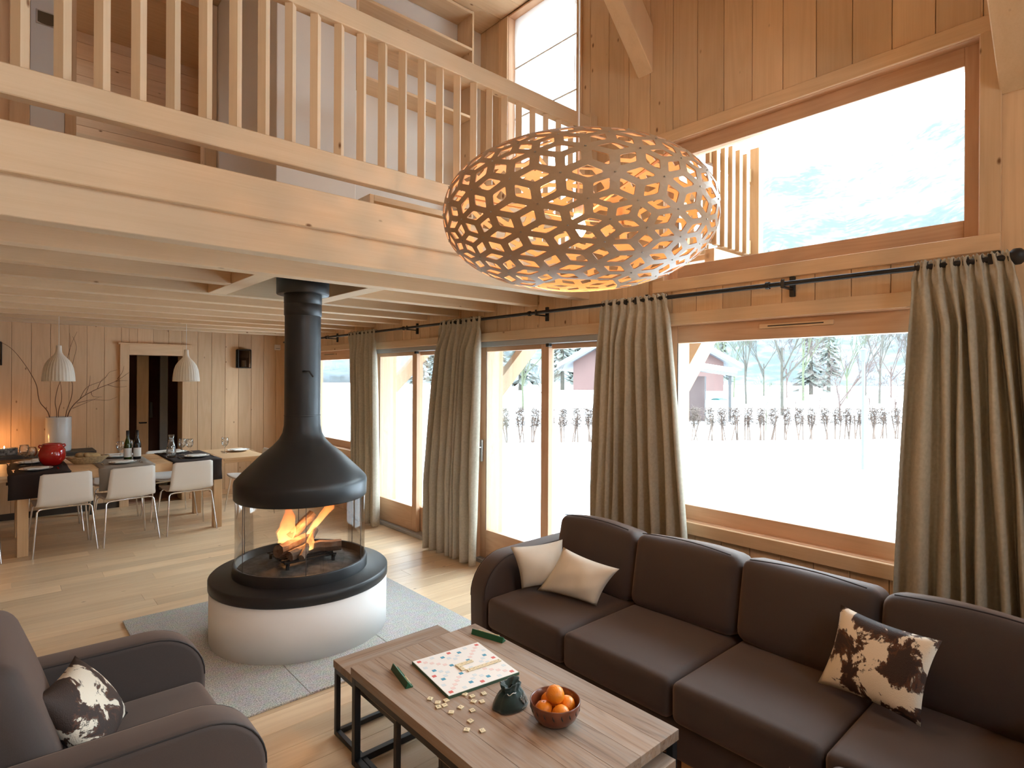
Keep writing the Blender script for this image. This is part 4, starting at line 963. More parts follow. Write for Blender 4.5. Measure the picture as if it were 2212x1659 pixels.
# ---- tableware
CHINA = pbr('white_china', (.80, .80, .78), .15, coat=.3); NAP = pbr('white_napkin', (.78, .77, .75), .9, bump=.3)
GL = glassm('drinking_glass', (.985, .99, .99), .12)
z0 = TZ + .0055
pm = MB().lathe([(0, .003), (.07, .003), (.085, .006), (.12, .016), (.127, .019), (.126, .021), (.118, .0195), (.083, .010), (0, .007)], 40)
for (x, y, lab) in ((.277, 7.12, 'white plate on the dark runner nearest the left chair'), (.25, 7.70, 'white plate on the far side of the left dark runner'), (.965, 7.13, 'white plate with napkin on the grey runner'), (.99, 7.70, 'white plate on the far side of the grey runner'),
                    (1.667, 7.17, 'white plate with napkin on the right dark runner'), (1.56, 7.70, 'white plate on the far side of the right dark runner'), (2.19, 7.47, 'white plate with napkin on the bare right table end')):
    pz = z0 if x < 2 else TZ + .001
    p_ = thing('plate', lab, 'plate', (x, y, pz), 0, 'white plates on the dining table')
    q = MB(); q.v = list(pm.v); q.f = list(pm.f); q.sm = list(pm.sm); q.obj('dish', CHINA, p_, world=False)
    n_ = thing('napkin', 'folded white napkin on the ' + lab, 'napkin', (x, y, pz + .011), R(20), 'napkins on the plates')
    P = [[(-.085 + .17 * i / 8, -.045 + .09 * j / 5, .007 + .006 * math.sin(i * .9 + j) * math.sin(j * .8 + .4)) for j in range(6)] for i in range(9)]
    MB().grid(P).obj('cloth', NAP, n_, world=False, solid=.008)
    m = MB(); m.bar((-.165, -.09, .003), (-.165, .09, .003), .012, .003); k_ = m.obj('knife', CHROME, None); k_.location = (x + .165, y - .0, pz + .0015); tag(k_, 'table knife right of the ' + lab, 'knife', 'cutlery on the dining table')
    m = MB(); m.bar((0, -.09, .0), (0, .04, .0), .008, .003); m.bar((0, .04, .001), (0, .09, .003), .022, .002); k_ = m.obj('fork', CHROME, None); k_.location = (x - .165, y, pz + .001); tag(k_, 'table fork left of the ' + lab, 'fork', 'cutlery on the dining table')
gp_ = [(0, 0), (.033, .001), (.033, .003), (.006, .006), (.0042, .012), (.0042, .075), (.008, .082), (.024, .094), (.036, .115), (.039, .14), (.036, .165), (.032, .185), (.0308, .185), (.035, .163), (.037, .14), (.034, .116), (.022, .097), (0, .088)]
def glass(x, y, lab, sc=1.0, bare=False):
    m = MB().lathe([(r * sc, z * sc) for r, z in gp_], 24); ob = m.obj('wine_glass', GL, None); ob.location = (x, y, TZ + .001 if bare else z0); tag(ob, lab, 'glass', 'wine glasses on the dining table')
glass(.255, 7.40, 'clear wine glass left of the red pot, front one', 1.05); glass(.20, 7.54, 'clear wine glass left of the red pot, rear one', 1.12)
glass(1.005, 7.58, 'clear wine glass left of the green bottle'); glass(1.10, 7.66, 'clear wine glass just behind the green bottle')
glass(1.585, 7.47, 'clear wine glass right of the carafe, rear one'); glass(1.645, 7.40, 'clear wine glass right of the carafe, front one'); glass(2.005, 7.34, 'clear wine glass alone on the bare table end', bare=True)
def bottle(x, y, lab, gcol):
    b_ = thing('wine_bottle', lab, 'bottle', (x, y, z0), 0, 'wine bottles on the dining table')
    MB().lathe([(0, .002), (.034, .0), (.037, .004), (.037, .15), (.034, .175), (.024, .205), (.0155, .235), (.0145, .30), (.0155, .302), (.0155, .312), (0, .312)], 28).obj('glass_body', pbr('bottle_' + gcol, (.03, .045, .008) if gcol == 'green' else (.010, .008, .008), .08, spec=.6), b_, world=False)
    MB().lathe([(.0374, .03), (.0374, .125)], 20, a0=R(-160), a1=R(-10)).obj('paper_label', NAP, b_, world=False); MB().lathe([(.0152, .255), (.0158, .312), (0, .314)], 20).obj('capsule', BLACK, b_, world=False)
bottle(1.050, 7.41, 'green wine bottle with white label on the table', 'green'); bottle(1.135, 7.40, 'black wine bottle with white label on the table', 'dark')
cf = thing('carafe', 'clear glass carafe of water on the right dark runner', 'carafe', (1.445, 7.32, z0))
MB().lathe([(0, .001), (.045, .0), (.05, .004), (.048, .03), (.046, .10), (.038, .14), (.027, .175), (.024, .20), (.031, .25), (.0295, .25), (.0225, .20), (.0255, .176), (.0365, .14), (.0445, .10), (.0465, .03), (.045, .008), (0, .008)], 32).obj('glass_body', GL, cf, world=False)
MB().lathe([(0, .009), (.0455, .009), (.046, .03), (.0440, .10), (.041, .12), (0, .12)], 28).obj('water', glassm('water', (.85, .89, .90), .10), cf, world=False)
RED = pbr('red_glaze', (.42, .008, .006), .10, coat=.6)
rp = thing('red_pot', 'glossy red round ceramic pot on the left dark runner', 'pot', (.41, 7.39, z0))
MB().lathe([(0, .002), (.05, .0), (.075, .013), (.104, .06), (.113, .108), (.106, .158), (.084, .196), (.076, .205), (.080, .218), (.074, .219), (.068, .206), (.092, .158), (.102, .108), (.06, .02), (0, .012)], 48).obj('pot_body', RED, rp, world=False)
for sx in (-1, 1): MB().tube([(sx * .088, 0, .178), (sx * .106, 0, .194), (sx * .10, 0, .208), (sx * .078, 0, .206)], .007, 8).obj('lug', RED, rp, world=False)
WICK = pbr('wicker', (.55, .38, .20), .7, noise=.35, nscale=60)
bk = thing('bread_basket', 'pale woven bread basket between the two left runners', 'basket', (.70, 7.40, TZ + .001))
for k in range(7):
    a, b_ = .085 + .0085 * k, .06 + .006 * k; MB().tube([(a * 1.35 * math.cos(t_ * math.pi / 16), b_ * 1.2 * math.sin(t_ * math.pi / 16), .006 + .0105 * k) for t_ in range(32)], .0056, 6, close=True).obj('wicker_band', WICK, bk, world=False)
MB().add([(.115 * math.cos(t_ * math.pi / 16), .072 * math.sin(t_ * math.pi / 16), .004) for t_ in range(32)], [tuple(range(32))]).obj('basket_floor', WICK, bk, world=False)
BREAD = pbr('bread_crust', (.62, .42, .20), .8, noise=.4, nscale=20, bump=.5, bscale=40)
for k, (bx_, by_, rz, lab) in enumerate(((-.03, .045, .3, 'bread slice leaning left in the wicker basket'), (.03, -.042, .1, 'bread slice leaning right in the wicker basket'))):
    ob = MB().rbox((-.07, -.038, 0), (.07, .038, .045), .02, (0, 0, .006), n=4).obj('bread', BREAD, None); ob.location = (.70 + bx_, 7.40 + by_, TZ + .05 + .005 * k); ob.rotation_euler = (0, .12, rz); tag(ob, lab, 'bread', 'bread in the basket')
# ---- wicker pendants over the table
SHADE = pbr('white_wicker', (.80, .77, .70), .8)
def pend(x, lab):
    p_ = thing('pendant_lamp', lab, 'lamp', (x, 7.36, 1.602))
    pr = [(.133, 0), (.131, .03), (.126, .08), (.118, .13), (.104, .175), (.083, .21), (.058, .24), (.038, .262), (.027, .285), (.023, .31), (.021, .355), (.0, .357)]
    m = MB(); P = []
    fine = []
    for a, b_ in zip(pr, pr[1:]): fine += [(a[0] + (b_[0] - a[0]) * k / 3, a[1] + (b_[1] - a[1]) * k / 3) for k in range(3)]
    n = 112
    for i, (r, z) in enumerate(fine): P.append([(r * (1 + .018 * math.cos(28 * 2*math.pi*j/n)) * math.cos(2*math.pi*j/n), r * (1 + .018 * math.cos(28 * 2*math.pi*j/n)) * math.sin(2*math.pi*j/n), z) for j in range(n + 1)])
    m.grid(P).obj('wicker_shade', SHADE, p_, world=False, solid=.003)
    m = MB().tube([(.133 * math.cos(t_ * math.pi / 20), .133 * math.sin(t_ * math.pi / 20), 0) for t_ in range(40)], .004, 6, close=True); m.obj('rim', SHADE, p_, world=False)
    MB().lathe([(0, .10), (.02, .11), (.027, .135), (.02, .165), (.012, .19), (.012, .25), (0, .25)], 14).obj('bulb', PLAST, p_, world=False)
    MB().tube([(0, 0, .35), (0, 0, 2.449 - 1.602)], .003, 6).obj('cord', PLAST, p_, world=False)
    return p_
pend(.457, 'white wicker pendant in front of the vase branches'); pend(1.598, 'white wicker pendant in front of the doorway')
# ---- console by the far wall
ct = thing('console_table', 'dark slab console table along the dining wall', 'console', (-.3, 8.53, 0))
SLAB = wood('dark_slab', 0, (.075, .06, .05), (.035, .028, .024), knots=0, rough=.5)
piece('slab_top', (-1.6, 8.33, .735), (.872, 8.715, .778), SLAB, ct)
for xx in (-1.55, .815): piece('leg', (xx, 8.48, 0), (xx + .045, 8.56, .734), BLACK, ct)
va_ = thing('vase', 'tall white cylindrical vase on the dark console', 'vase', (.53, 8.52, .779))
MB().lathe([(0, .003), (.105, .0), (.117, .006), (.122, .03), (.122, .395), (.120, .40), (.113, .398), (.113, .03), (0, .02)], 48).obj('vase_body', pbr('white_glaze', (.72, .73, .74), .22, coat=.4), va_, world=False)
BRK = pbr('twig_bark', (.13, .06, .03), .8)
def branch(label, pts, r, subs=()):
    b_ = thing('branch', label, 'branch', (.53, 8.52, .85), 0, 'bare branches in the vase')
    def smooth(pp):
        pp = [Vector(p) for p in pp]; out_ = []
        for i in range(len(pp) - 1):
            p0 = pp[max(i-1, 0)]; p1 = pp[i]; p2 = pp[i+1]; p3 = pp[min(i+2, len(pp)-1)]
            for k in range(6):
                t_ = k / 6; out_.append(.5 * ((2*p1) + (p2-p0)*t_ + (2*p0-5*p1+4*p2-p3)*t_*t_ + (3*p1-p0-3*p2+p3)*t_**3))
        return out_ + [pp[-1]]
    s_ = smooth(pts); n = len(s_); MB().tube(s_, [r * (1 - .75 * i / n) for i in range(n)], 6).obj('stem', BRK, b_)
    for sb in subs:
        s_ = smooth(sb); n = len(s_); MB().tube(s_, [r * .5 * (1 - .7 * i / n) for i in range(n)], 5).obj('twig', BRK, b_)
def V3(px, py, y=8.55):   # far-wall spots (x, z) given in metres
    return (px, y, py)
branch('long bare branch arching left from the vase', [V3(.47, .86), V3(.445, 1.2), V3(.36, 1.36), V3(.33, 1.55), V3(.26, 1.72), V3(.17, 1.88), V3(.10, 1.97), V3(.03, 2.02)], .006)
branch('wavy branch rising from the middle of the vase', [V3(.50, .86), V3(.515, 1.2), V3(.50, 1.35), V3(.52, 1.5), V3(.555, 1.62), V3(.60, 1.8), V3(.64, 2.0), V3(.70, 2.18)], .005, [[V3(.62, 1.9), V3(.64, 2.02), V3(.63, 2.16)]])
branch('second wavy branch beside the middle one', [V3(.535, .86), V3(.53, 1.22), V3(.56, 1.38), V3(.55, 1.55), V3(.53, 1.65)], .005)
branch('curved branch rising on the right of the vase', [V3(.58, .86), V3(.60, 1.2), V3(.65, 1.4), V3(.66, 1.55), V3(.64, 1.65), V3(.67, 1.85), V3(.695, 2.0), V3(.66, 2.12)], .005)
branch('branch spreading right with fine twigs in front of the doorway', [V3(.58, .86), V3(.62, 1.2), V3(.73, 1.38), V3(.90, 1.50), V3(1.08, 1.59), V3(1.22, 1.70)], .007,
       [[V3(.73, 1.38), V3(.80, 1.52), V3(.95, 1.60), V3(1.02, 1.70), V3(1.10, 1.73)], [V3(.78, 1.42), V3(.82, 1.55), V3(.83, 1.66)], [V3(.90, 1.50), V3(.94, 1.60), V3(1.0, 1.66)], [V3(.70, 1.33), V3(.85, 1.37), V3(1.0, 1.36), V3(1.10, 1.40)],
        [V3(1.08, 1.59), V3(1.14, 1.60), V3(1.21, 1.60)], [V3(1.0, 1.55), V3(1.1, 1.52), V3(1.2, 1.53)], [V3(1.10, 1.62), V3(1.15, 1.70), V3(1.17, 1.78)], [V3(.84, 1.46), V3(.86, 1.41), V3(.95, 1.40)], [V3(.66, 1.27), V3(.78, 1.33), V3(.92, 1.40)]])
cb = thing('candle_tray', 'dark carved candle tray glowing on the console', 'candle holder', (.02, 8.47, .779))
TRAY = pbr('carved_tray', (.05, .045, .042), .5, noise=.8, nscale=45, bump=.6, bscale=80, col2=(.30, .28, .26))
m = MB(); m.box((-.19, -.055, 0), (.15, .055, .012)); m.box((-.19, -.055, .012), (.15, -.043, .075)); m.box((-.19, .043, .012), (.15, .055, .075)); m.box((-.19, -.043, .012), (-.178, .043, .075)); m.box((.138, -.043, .012), (.15, .043, .075))
m.obj('tray', TRAY, cb, world=False)
for k, xx in enumerate((-.03, .035, -.10)):
    cn = thing('tealight', ('middle', 'right', 'left')[k] + ' tealight burning in the carved tray', 'candle', (.02 + xx, 8.47, .792), 0, 'tealights')
    MB().lathe([(0, .0), (.019, 0), (.019, .055), (0, .055)], 16).obj('wax', PLAST, cn, world=False); MB().lathe([(0, .057), (.004, .062), (.005, .070), (.002, .082), (0, .088)], 10).obj('candle_flame', BULB, cn, world=False)
cl = bpy.data.lights.new('candle_light', 'POINT'); cl.energy = 3.0; cl.color = (1, .42, .12); cl.shadow_soft_size = .03; co = bpy.data.objects.new('candle_light', cl); link(co); co.location = (.0, 8.50, .93)
def lantern(x, zc, lab):
    l_ = thing('wall_lantern', lab, 'lantern', (x, YF, zc - .13), 0, 'black wall lanterns')
    hw, h_, dp = .085, .26, .10
    for sx in (-1, 1):
        for yy in (-.008, -dp): piece('corner_bar', (sx * hw - .006, yy - .006, 0), (sx * hw + .006, yy + .006, h_), IRON, l_, world=False)
    for zz in (0, h_ - .01):
        for yy in (-.008, -dp): piece('edge_bar', (-hw + .006, yy - .006, zz), (hw - .006, yy + .006, zz + .01), IRON, l_, world=False)
        for sx in (-1, 1): piece('edge_bar', (sx * hw - .006, -dp + .006, zz), (sx * hw + .006, -.014, zz + .01), IRON, l_, world=False)
    piece('back_plate', (-hw, -.004, 0), (hw, -.001, h_), IRON, l_, world=False); piece('roof', (-hw, -dp, h_), (hw, -.002, h_ + .006), IRON, l_, world=False)
    MB().box((-hw + .006, -dp - .001, .01), (hw - .006, -dp + .001, h_ - .01)).obj('pane', glassm('lantern_glass', (.55, .5, .45), .08) if 'lantern_glass' not in bpy.data.materials else bpy.data.materials['lantern_glass'], l_, world=False)
    MB().lathe([(0, .02), (.03, .02), (.03, .11), (0, .11)], 16, (0, -.054, 0)).obj('candle', PLAST, l_, world=False)
lantern(2.62, 1.91, 'black iron wall lantern right of the doorway'); lantern(-.055, 1.90, 'black iron wall lantern at the left picture edge')
ts = thing('thermostat', 'small white thermostat box high on the dining wall', 'thermostat', (3.108, YF, 2.055))
MB().rbox((-.042, -.024, 0), (.042, -.001, .082), .006, n=2).obj('housing', PLAST, ts, world=False); piece('dial_slot', (-.03, -.0255, .02), (.03, -.0245, .03), GREYAL, ts, bev=0, world=False)
# ================================================================ OUTDOORS
SNOW = pbr('snow', (.88, .90, .93), .9, noise=.05, nscale=.6, bump=.3, bscale=3)
sg = MB(); P = []
for i in range(41):
    P.append([(-60 + 190 * i / 40, -80 + 190 * j / 40, -.22) for j in range(41)])
so_ = sg.grid(P).obj('snow_field', SNOW, None); tag(so_, 'white snow covering the garden outside', 'snow', None, 'stuff')
BALC = wood('balcony_larch', 2, (.30, .185, .10), (.24, .14, .07), knots=0)
bc = thing('balcony', 'larch balcony outside the gallery window with upright slats', 'balcony', (3.9, 3.6, 2.3))
X0, X1, Y0, Y1 = 3.57, 4.20, 2.02, 5.6
for k in range(5): piece('deck_board', (X0 + .126 * k, Y0, 2.46), (X0 + .126 * k + .12, Y1, 2.50), BALC, bc)
piece('edge_beam', (X0, Y0 - .03, 2.40), (X1, Y0 + .04, 2.53), BALC, bc); piece('edge_beam', (X1 - .06, Y0, 2.34), (X1 + .02, Y1, 2.53), BALC, bc)
piece('post', (X1 - .035, Y0 - .05, 2.38), (X1 + .035, Y0 + .02, 3.36), BALC, bc); piece('post', (X1 - .04, Y1 - .08, 2.38), (X1 + .04, Y1, 3.36), BALC, bc)
for zz in (2.63, 3.16): piece('rail', (X0, Y0 + .005, zz - .05), (X1 - .04, Y0 + .04, zz + .05), BALC, bc); piece('rail', (X1 - .02, Y0 + .03, zz - .05), (X1 + .015, Y1, zz + .05), BALC, bc)
x = X0 + .03
while x < X1 - .08: piece('slat', (x, Y0 - .03, 2.56), (x + .045, Y0 + .004, 3.28), BALC, bc); x += .105
y = Y0 + .12
while y < Y1: piece('slat', (X1 + .016, y, 2.50), (X1 + .045, y + .055, 3.28), BALC, bc); y += .13
# slanting struts carrying the balcony and the roof edge
for yy in (2.36, 4.36, 6.36):
    piece('wall_post', (3.565, yy - .05, -.1), (3.655, yy + .05, 2.40), BALC, bc)
    MB().bar((3.66, yy, 1.52), (4.75, yy, 2.62), .10, .14).obj('strut', BALC, bc)
piece('purlin', (4.66, 2.6, 2.62), (4.82, 6.4, 2.80), BALC, bc)
piece('eave_purlin', (3.74, 3.44, 4.33), (3.86, 6.0, 4.48), BALC, bc); piece('roof_post', (3.74, 5.9, 2.53), (3.86, 6.0, 4.33), BALC, bc)
def at(px, d):    # spot on the ground at a distance along the sight line of the window view
    a = math.atan2(px - 1106, 1249) ; f = R(90 - 41.65) - a; return (d / math.cos(a) * math.cos(f), d / math.cos(a) * math.sin(f))
# hedge: bare stems and twiggy crowns
HEDGE = pbr('hedge_twigs', (.085, .054, .040), .9, noise=.4, nscale=5)
def twigs(m, c, rad, n, ln, r, rn, up=.5):
    for _ in range(n):
        a = rn.uniform(0, 6.28); b_ = rn.uniform(-.3, 1); p = Vector(c) + Vector((math.cos(a) * rad[0] * rn.random(), math.sin(a) * rad[1] * rn.random(), rad[2] * rn.uniform(-1, 1)))
        d = Vector((rn.gauss(0, 1), rn.gauss(0, 1), rn.gauss(up, .8))).normalized() * ln * rn.uniform(.5, 1.2)
        m.tube([p, p + d], [r, r * .4], 3, caps=False)
rn = random.Random(77)
NUM = 'first second third fourth fifth sixth seventh eighth ninth tenth eleventh twelfth thirteenth fourteenth fifteenth sixteenth seventeenth eighteenth nineteenth twentieth twenty-first twenty-second twenty-third twenty-fourth twenty-fifth twenty-sixth twenty-seventh twenty-eighth twenty-ninth thirtieth thirty-first thirty-second thirty-third thirty-fourth thirty-fifth thirty-sixth'.split()
A, B = Vector(at(2010, 18.5)), Vector(at(1030, 16.5)); nplants = 36
for k in range(nplants):
    s = k / (nplants - 1); c = A.lerp(B, s) + Vector((rn.uniform(-.06, .06), rn.uniform(-.04, .04)))
    h_ = thing('hedge_plant', '%s bare hedge plant counted from the right end of the garden row' % NUM[k], 'hedge', (c.x, c.y, -.2), 0, 'hedge row across the garden')
    m = MB()
    for q in range(3): m.tube([(c.x + rn.uniform(-.1, .1), c.y + rn.uniform(-.1, .1), -.2), (c.x + rn.uniform(-.12, .12), c.y + rn.uniform(-.12, .12), .55)], .022, 4, caps=False)
    m.obj('stems', HEDGE, h_); m = MB(); twigs(m, (c.x, c.y, .52), (.19, .19, .27), 420, .13, .008, rn, .2); m.obj('twigs', HEDGE, h_)
# garden trees
def tree(name, label, c, h, spread, mat, n, seed, crown0=.25):
    rn = random.Random(seed); t_ = thing(name, label, 'tree', (c[0], c[1], -.2), 0, 'trees beyond the hedge'); m = MB(); m2 = MB()
    z1 = h * crown0
    m.tube([(c[0], c[1], -.2), (c[0] + rn.uniform(-.1, .1), c[1] + rn.uniform(-.1, .1), z1 + h * .1)], [h * .010, h * .007], 6)
    def grow(p, d, l, r, lev):
        e_ = p + d * l; m2.tube([p, e_], [r, r * .6], 4 if lev < 2 else 3, caps=False)
        if lev == 5: return
        for q in range(3 if lev < 4 else 4):
            s_ = p.lerp(e_, rn.uniform(.45, 1)); dv = Vector((rn.gauss(0, 1), rn.gauss(0, 1), rn.gauss(0, .6))); w = spread / h * 1.5
            grow(s_, (d + dv * w * .62 + Vector((0, 0, .16))).normalized(), l * rn.uniform(.55, .78), max(r * .55, h * .0010), lev + 1)
    for k in range(4): grow(Vector((c[0], c[1], z1 * (.7 + .15 * k))), Vector((rn.gauss(0, .5) * spread / h * 2, rn.gauss(0, .5) * spread / h * 2, 1)).normalized(), h * .30, h * .006, 0 if k < 2 else 1)
    m.obj('trunk', mat, t_); m2.obj('branches', mat, t_); return t_
TB = pbr('winter_bark', (.036, .030, .021), .9, noise=.3, nscale=3); TR = pbr('reddish_twigs', (.05, .028, .022), .9); TG = pbr('pale_green_twigs', (.045, .05, .024), .9)
for i, (px, d, h, sp_, mt, n, lab) in enumerate(((1690, 30, 9.5, 3.6, TB, 70, 'tall bare tree fanning out in the middle of the picture window'), (1815, 26, 4.8, 2.4, TR, 80, 'low reddish bare tree right of the tall one'), (1900, 46, 10, 3.6, TB, 60, 'bare tree behind the lamp post'),
        (1612, 44, 9, 1.8, TB, 40, 'slim bare birch beside the dark shed'), (1555, 58, 11, 4, TG, 60, 'greenish bare tree behind the shed roof'), (1655, 21, 2.2, 1.0, TG, 60, 'round greenish bush under the tall bare tree'), (1735, 52, 12, 2.6, TG, 60, 'tall greenish tree on the forest edge'), (1935, 30, 3.2, 1.6, TR, 60, 'reddish bush at the right of the window'),
        (1130, 34, 7, 3, TG, 60, 'bare tree behind the glass door'), (1175, 30, 3.5, 1.6, TB, 40, 'small bare bush left of the chalet'),
        (1585, 60, 9, 3.4, TG, 1, 'greenish bare tree far behind the shed'), (1650, 66, 10, 3.6, TB, 1, 'far bare tree left of the spruces'), (1700, 60, 8, 3.2, TR, 1, 'far reddish tree just left of the spruces'), (1830, 58, 9, 3.6, TG, 1, 'far greenish tree right of the spruces'), (1870, 70, 11, 4, TB, 1, 'far bare tree behind the lamp post'), (1925, 62, 9, 3.4, TR, 1, 'far reddish tree at the right of the window'), (1965, 54, 9, 3.2, TB, 1, 'far bare tree by the right curtain'), (1770, 38, 3.0, 2.0, TR, 1, 'low reddish bush in the middle of the window'), (1720, 34, 2.4, 1.6, TR, 1, 'low reddish bush left of the middle'), (1880, 34, 3.0, 1.8, TR, 1, 'low reddish bush under the lamp post'))):
    tree('bare_tree', lab, at(px, d), h, sp_, mt, n, i + 5, .12 if h < 5 else .25)
CON = pbr('spruce_needles', (.080, .084, .068), .95, noise=.5, nscale=2)
def conifer(label, c, h, r):
    t_ = thing('spruce_tree', label, 'tree', (c[0], c[1], -.2), 0, 'spruces beyond the garden'); m = MB(); rn = random.Random(int(c[0] * 100))
    MB().tube([(c[0], c[1], -.2), (c[0], c[1], h)], [h * .02, .02], 6).obj('trunk', TB, t_)
    for k in range(230):
        f = rn.random() ** .8; z = h * (.08 + .90 * f); rr = r * (1 - f * .96) * rn.uniform(.55, 1.1); a = rn.uniform(0, 6.28)
        p0 = Vector((c[0], c[1], z)); d = Vector((math.cos(a), math.sin(a), 0)); q = p0 + d * rr - Vector((0, 0, rr * .45)); sd = Vector((-d.y, d.x, 0)) * rr * .22
        m.add([p0, p0.lerp(q, .6) + sd, q, p0.lerp(q, .6) - sd, p0.lerp(q, .6) - Vector((0, 0, rr * .16))], [(0, 1, 2), (0, 2, 3), (1, 4, 2), (2, 4, 3)])
    m.obj('boughs', CON, t_)
SPR = ((1560, 104, 15), (1752, 74, 14), (1790, 88, 16), (1975, 104, 16), (1072, 80, 17), (1125, 92, 20), (1215, 95, 19), (1262, 108, 22), (905, 80, 16), (950, 98, 19))
for i, (px, d, h) in enumerate(SPR):
    conifer('dark spruce, number %s from the left of the far forest edge' % ('one two three four five six seven eight nine ten eleven twelve thirteen fourteen fifteen sixteen seventeen eighteen nineteen twenty'.split()[sorted(q[0] for q in SPR).index(px)]), at(px, d), h, h * .17)
# lamp post
lp = at(1865, 12); ls = thing('lamp_post', 'slim grey lamp post standing in the snow', 'lamp post', (lp[0], lp[1], -.2))
MB().tube([(lp[0], lp[1], -.2), (lp[0], lp[1], 2.05)], .035, 10).obj('pole', pbr('grey_post', (.05, .055, .065), .5), ls)
MB().lathe([(.03, 0), (.06, .02), (.06, .20), (.09, .22), (.02, .27), (0, .28)], 14, (lp[0], lp[1], 2.05)).obj('lamp_head', bpy.data.materials['grey_post'], ls)
# neighbouring chalets
CHW = wood('chalet_boards', 2, (.075, .035, .03), (.055, .025, .021), knots=0); ROOFG = pbr('roof_sheet', (.05, .05, .055), .6)
def chalet(label, c, w, d, hb, h, ridge, rz, shed=False):
    t_ = thing('chalet', label, 'house', (c[0], c[1], -.2), rz)
    MB().box((-w/2, -d/2, 0), (w/2, d/2, hb)).obj('base_wall', PLAST, t_, world=False)
    MB().prism([(-d/2, hb), (d/2, hb), (d/2, h), (0, ridge), (-d/2, h)], 0, -w/2, w/2).obj('timber_wall', CHW, t_, world=False)
    sl = (ridge - h) / (d / 2); ov = .9
    for sg in (-1, 1):
        e_ = d/2 + ov; m = MB().prism([(0, ridge), (sg * e_, ridge - sl * e_), (sg * e_, ridge - sl * e_ + .16), (0, ridge + .16)], 0, -w/2 - ov, w/2 + ov); m.obj('roof_slope', ROOFG, t_, world=False)
        m = MB().prism([(0, ridge + .165), (sg * e_, ridge - sl * e_ + .165), (sg * e_, ridge - sl * e_ + .42), (0, ridge + .45)], 0, -w/2 - ov, w/2 + ov); m.obj('roof_snow', SNOW, t_, world=False)
    for yy in (-d * .32, 0, d * .32): piece('purlin_end', (-w/2 - .7, yy - .1, h + (ridge - h) * (1 - abs(yy) / (d / 2)) - .35), (-w/2 - .001, yy + .1, h + (ridge - h) * (1 - abs(yy) / (d / 2)) - .1), CHW, t_, world=False)
    for yy in (-d * .22, d * .22):
        f = piece('window', (-w/2 - .06, yy - .5, hb + .7), (-w/2 - .002, yy + .5, hb + 1.7), PLAST, t_, world=False); piece('pane', (-.05, -.42, -.42), (-.032, .42, .42), pbr('dark_pane', (.30, .30, .32), .1) if 'dark_pane' not in bpy.data.materials else bpy.data.materials['dark_pane'], f, world=False)
        f.location = Vector(f.location)
    if not shed:
        m = MB(); m.prism([(-.9, 0), (.9, 0), (.9, hb * .55)] + [(.9 * math.cos(math.pi * k / 10), hb * .55 + .55 * math.sin(math.pi * k / 10)) for k in range(1, 10)] + [(-.9, hb * .55)], 0, -w/2 - .05, -w/2 - .001); m.obj('cellar_door', LZ, t_, world=False)
    return t_
c_ = at(1392, 40); chalet('red-brown chalet with snowy roof seen through the glass door', c_, 9, 9, 1.15, 2.9, 5.5, R(37))
sh_ = at(1497, 27); s_ = thing('garden_shed', 'dark red garden shed with snowy roof and open porch', 'shed', (sh_[0], sh_[1], -.2), R(-62))
MB().box((-1.6, -1.1, 0), (.55, 1.1, 2.0)).obj('shed_wall', pbr('shed_red', (.022, .009, .008), .8), s_, world=False)
MB().prism([(-2.0, 2.55), (1.9, 2.0), (1.9, 2.12), (-2.0, 2.7)], 1, -1.5, 1.5).obj('roof_sheet', ROOFG, s_, world=False); MB().prism([(-2.0, 2.71), (1.9, 2.13), (1.9, 2.33), (-2.0, 3.0)], 1, -1.5, 1.5).obj('roof_snow', SNOW, s_, world=False)
for yy in (-1.2, 1.2): piece('porch_post', (1.55, yy - .06, 0), (1.67, yy + .06, 2.02), BLACK, s_, world=False)
piece('porch_railing', (.6, -1.2, .55), (1.6, -1.16, .95), GREYAL, s_, world=False); piece('porch_railing', (1.62, -1.1, .45), (1.66, 1.1, .95), GREYAL, s_, world=False)
k_ = thing('kayak', 'turquoise tarpaulin bundle on the shed porch', 'tarpaulin', (sh_[0] + .6, sh_[1] - 1.0, .55)); MB().rbox((-.45, -.25, .0), (.45, .25, .22), .1, (0, 0, .05), n=4).obj('bundle', pbr('turquoise', (.005, .09, .09), .5), k_, world=False)
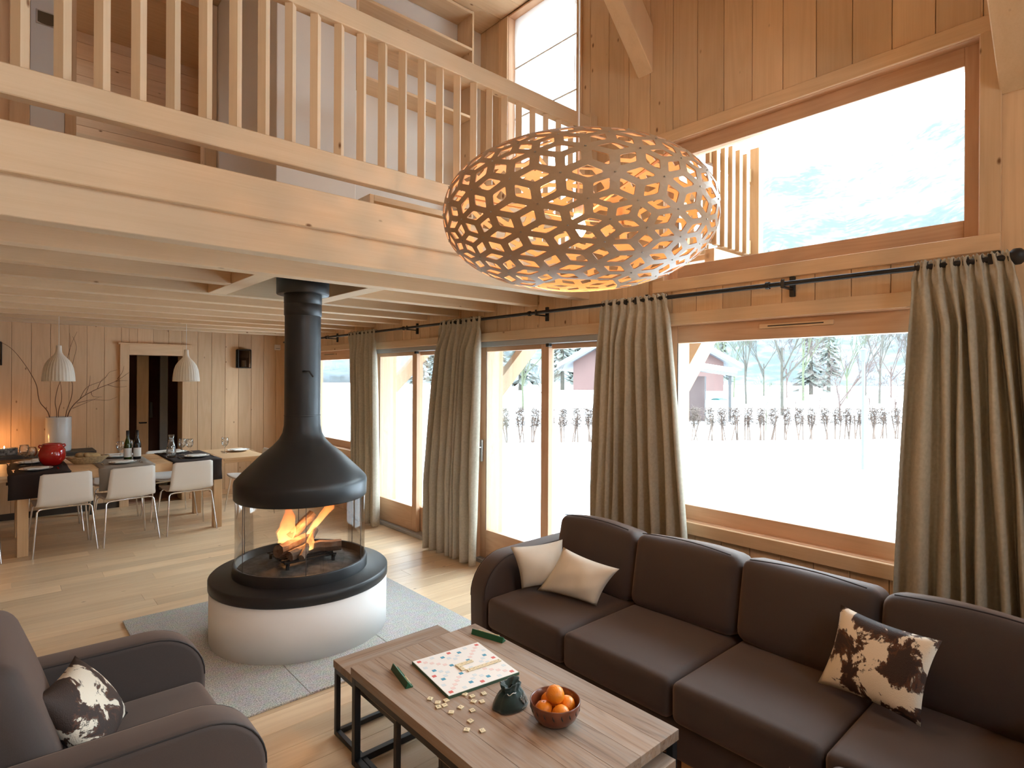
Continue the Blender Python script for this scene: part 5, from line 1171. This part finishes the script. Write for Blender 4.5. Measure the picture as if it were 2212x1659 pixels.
# far valley slopes
MTN, t, out = nm('forest_slope'); p = N(t, 'ShaderNodeBsdfPrincipled', Roughness=.95); L(t, p.outputs[0], out.inputs[0])
tc = N(t, 'ShaderNodeTexCoord'); n1 = N(t, 'ShaderNodeTexNoise', Scale=.012, Detail=8.0, Roughness=.7); n2 = N(t, 'ShaderNodeTexNoise', Scale=.16, Detail=4.0); L(t, tc.outputs['Object'], n1.inputs['Vector']); L(t, tc.outputs['Object'], n2.inputs['Vector'])
ad = N(t, 'ShaderNodeMath', operation='MULTIPLY_ADD'); ad.inputs[1].default_value = .35; L(t, n2.outputs[0], ad.inputs[0]); L(t, n1.outputs[0], ad.inputs[2])
r1 = N(t, 'ShaderNodeValToRGB'); r1.color_ramp.elements[0].position = .58; r1.color_ramp.elements[1].position = .78; r1.color_ramp.elements[0].color = (.016, .024, .028, 1); r1.color_ramp.elements[1].color = (.085, .105, .12, 1); L(t, ad.outputs[0], r1.inputs[0]); L(t, r1.outputs[0], p.inputs['Base Color'])
P = []
for i in range(49):
    a = R(-40 + 140 * i / 48); row = []
    for j in range(13):
        r_ = 260 + 45 * j; k = j / 12; hh_ = (k ** 1.25) * (240 + 60 * math.sin(i * .37 + 1.2) + 28 * math.sin(i * .9)) + 7 * math.sin(i * 2.1 + j * 1.7) * k
        row.append((r_ * math.cos(a), r_ * math.sin(a), -4 + hh_))
    P.append(row)
mt_ = MB().grid(P).obj('mountain_slope', MTN, None); tag(mt_, 'pale forested mountain slope beyond the high window', 'mountain', None, 'structure')
P = [[(r_ * math.cos(R(a)), r_ * math.sin(R(a)), -.6) for r_ in (60, 150, 265)] for a in range(-60, 121, 10)]
g2 = MB().grid(P).obj('valley_snow', SNOW, None); tag(g2, 'distant snowy valley floor', 'snow', None, 'stuff')
# ---------------------------------------------------------------- light portals in the window openings, seen and added
for op in OPS:
    y0, y1, z0, z1 = op
    portal('window_light_portal', (XW + .28, (y0 + y1) / 2, (z0 + z1) / 2), (0, R(90), 0), z1 - z0, y1 - y0)
portal('added_skylight_portal', ((FILL_SKL[0] + FILL_SKL[1]) / 2, (FILL_SKL[2] + FILL_SKL[3]) / 2, ZC + .15), (0, 0, 0), FILL_SKL[1] - FILL_SKL[0], FILL_SKL[3] - FILL_SKL[2])  # portal of the skylight added over the hall
for y0, y1, z0, z1 in LO: portal('window_light_portal', (XL - .15, (y0 + y1) / 2, (z0 + z1) / 2), (0, R(-90), 0), z1 - z0, y1 - y0)
for x0, x1, z0, z1 in RO: portal('window_light_portal', ((x0 + x1) / 2, YR - .15, (z0 + z1) / 2), (R(90), 0, 0), x1 - x0, z1 - z0)  # portal of the added rear fill opening
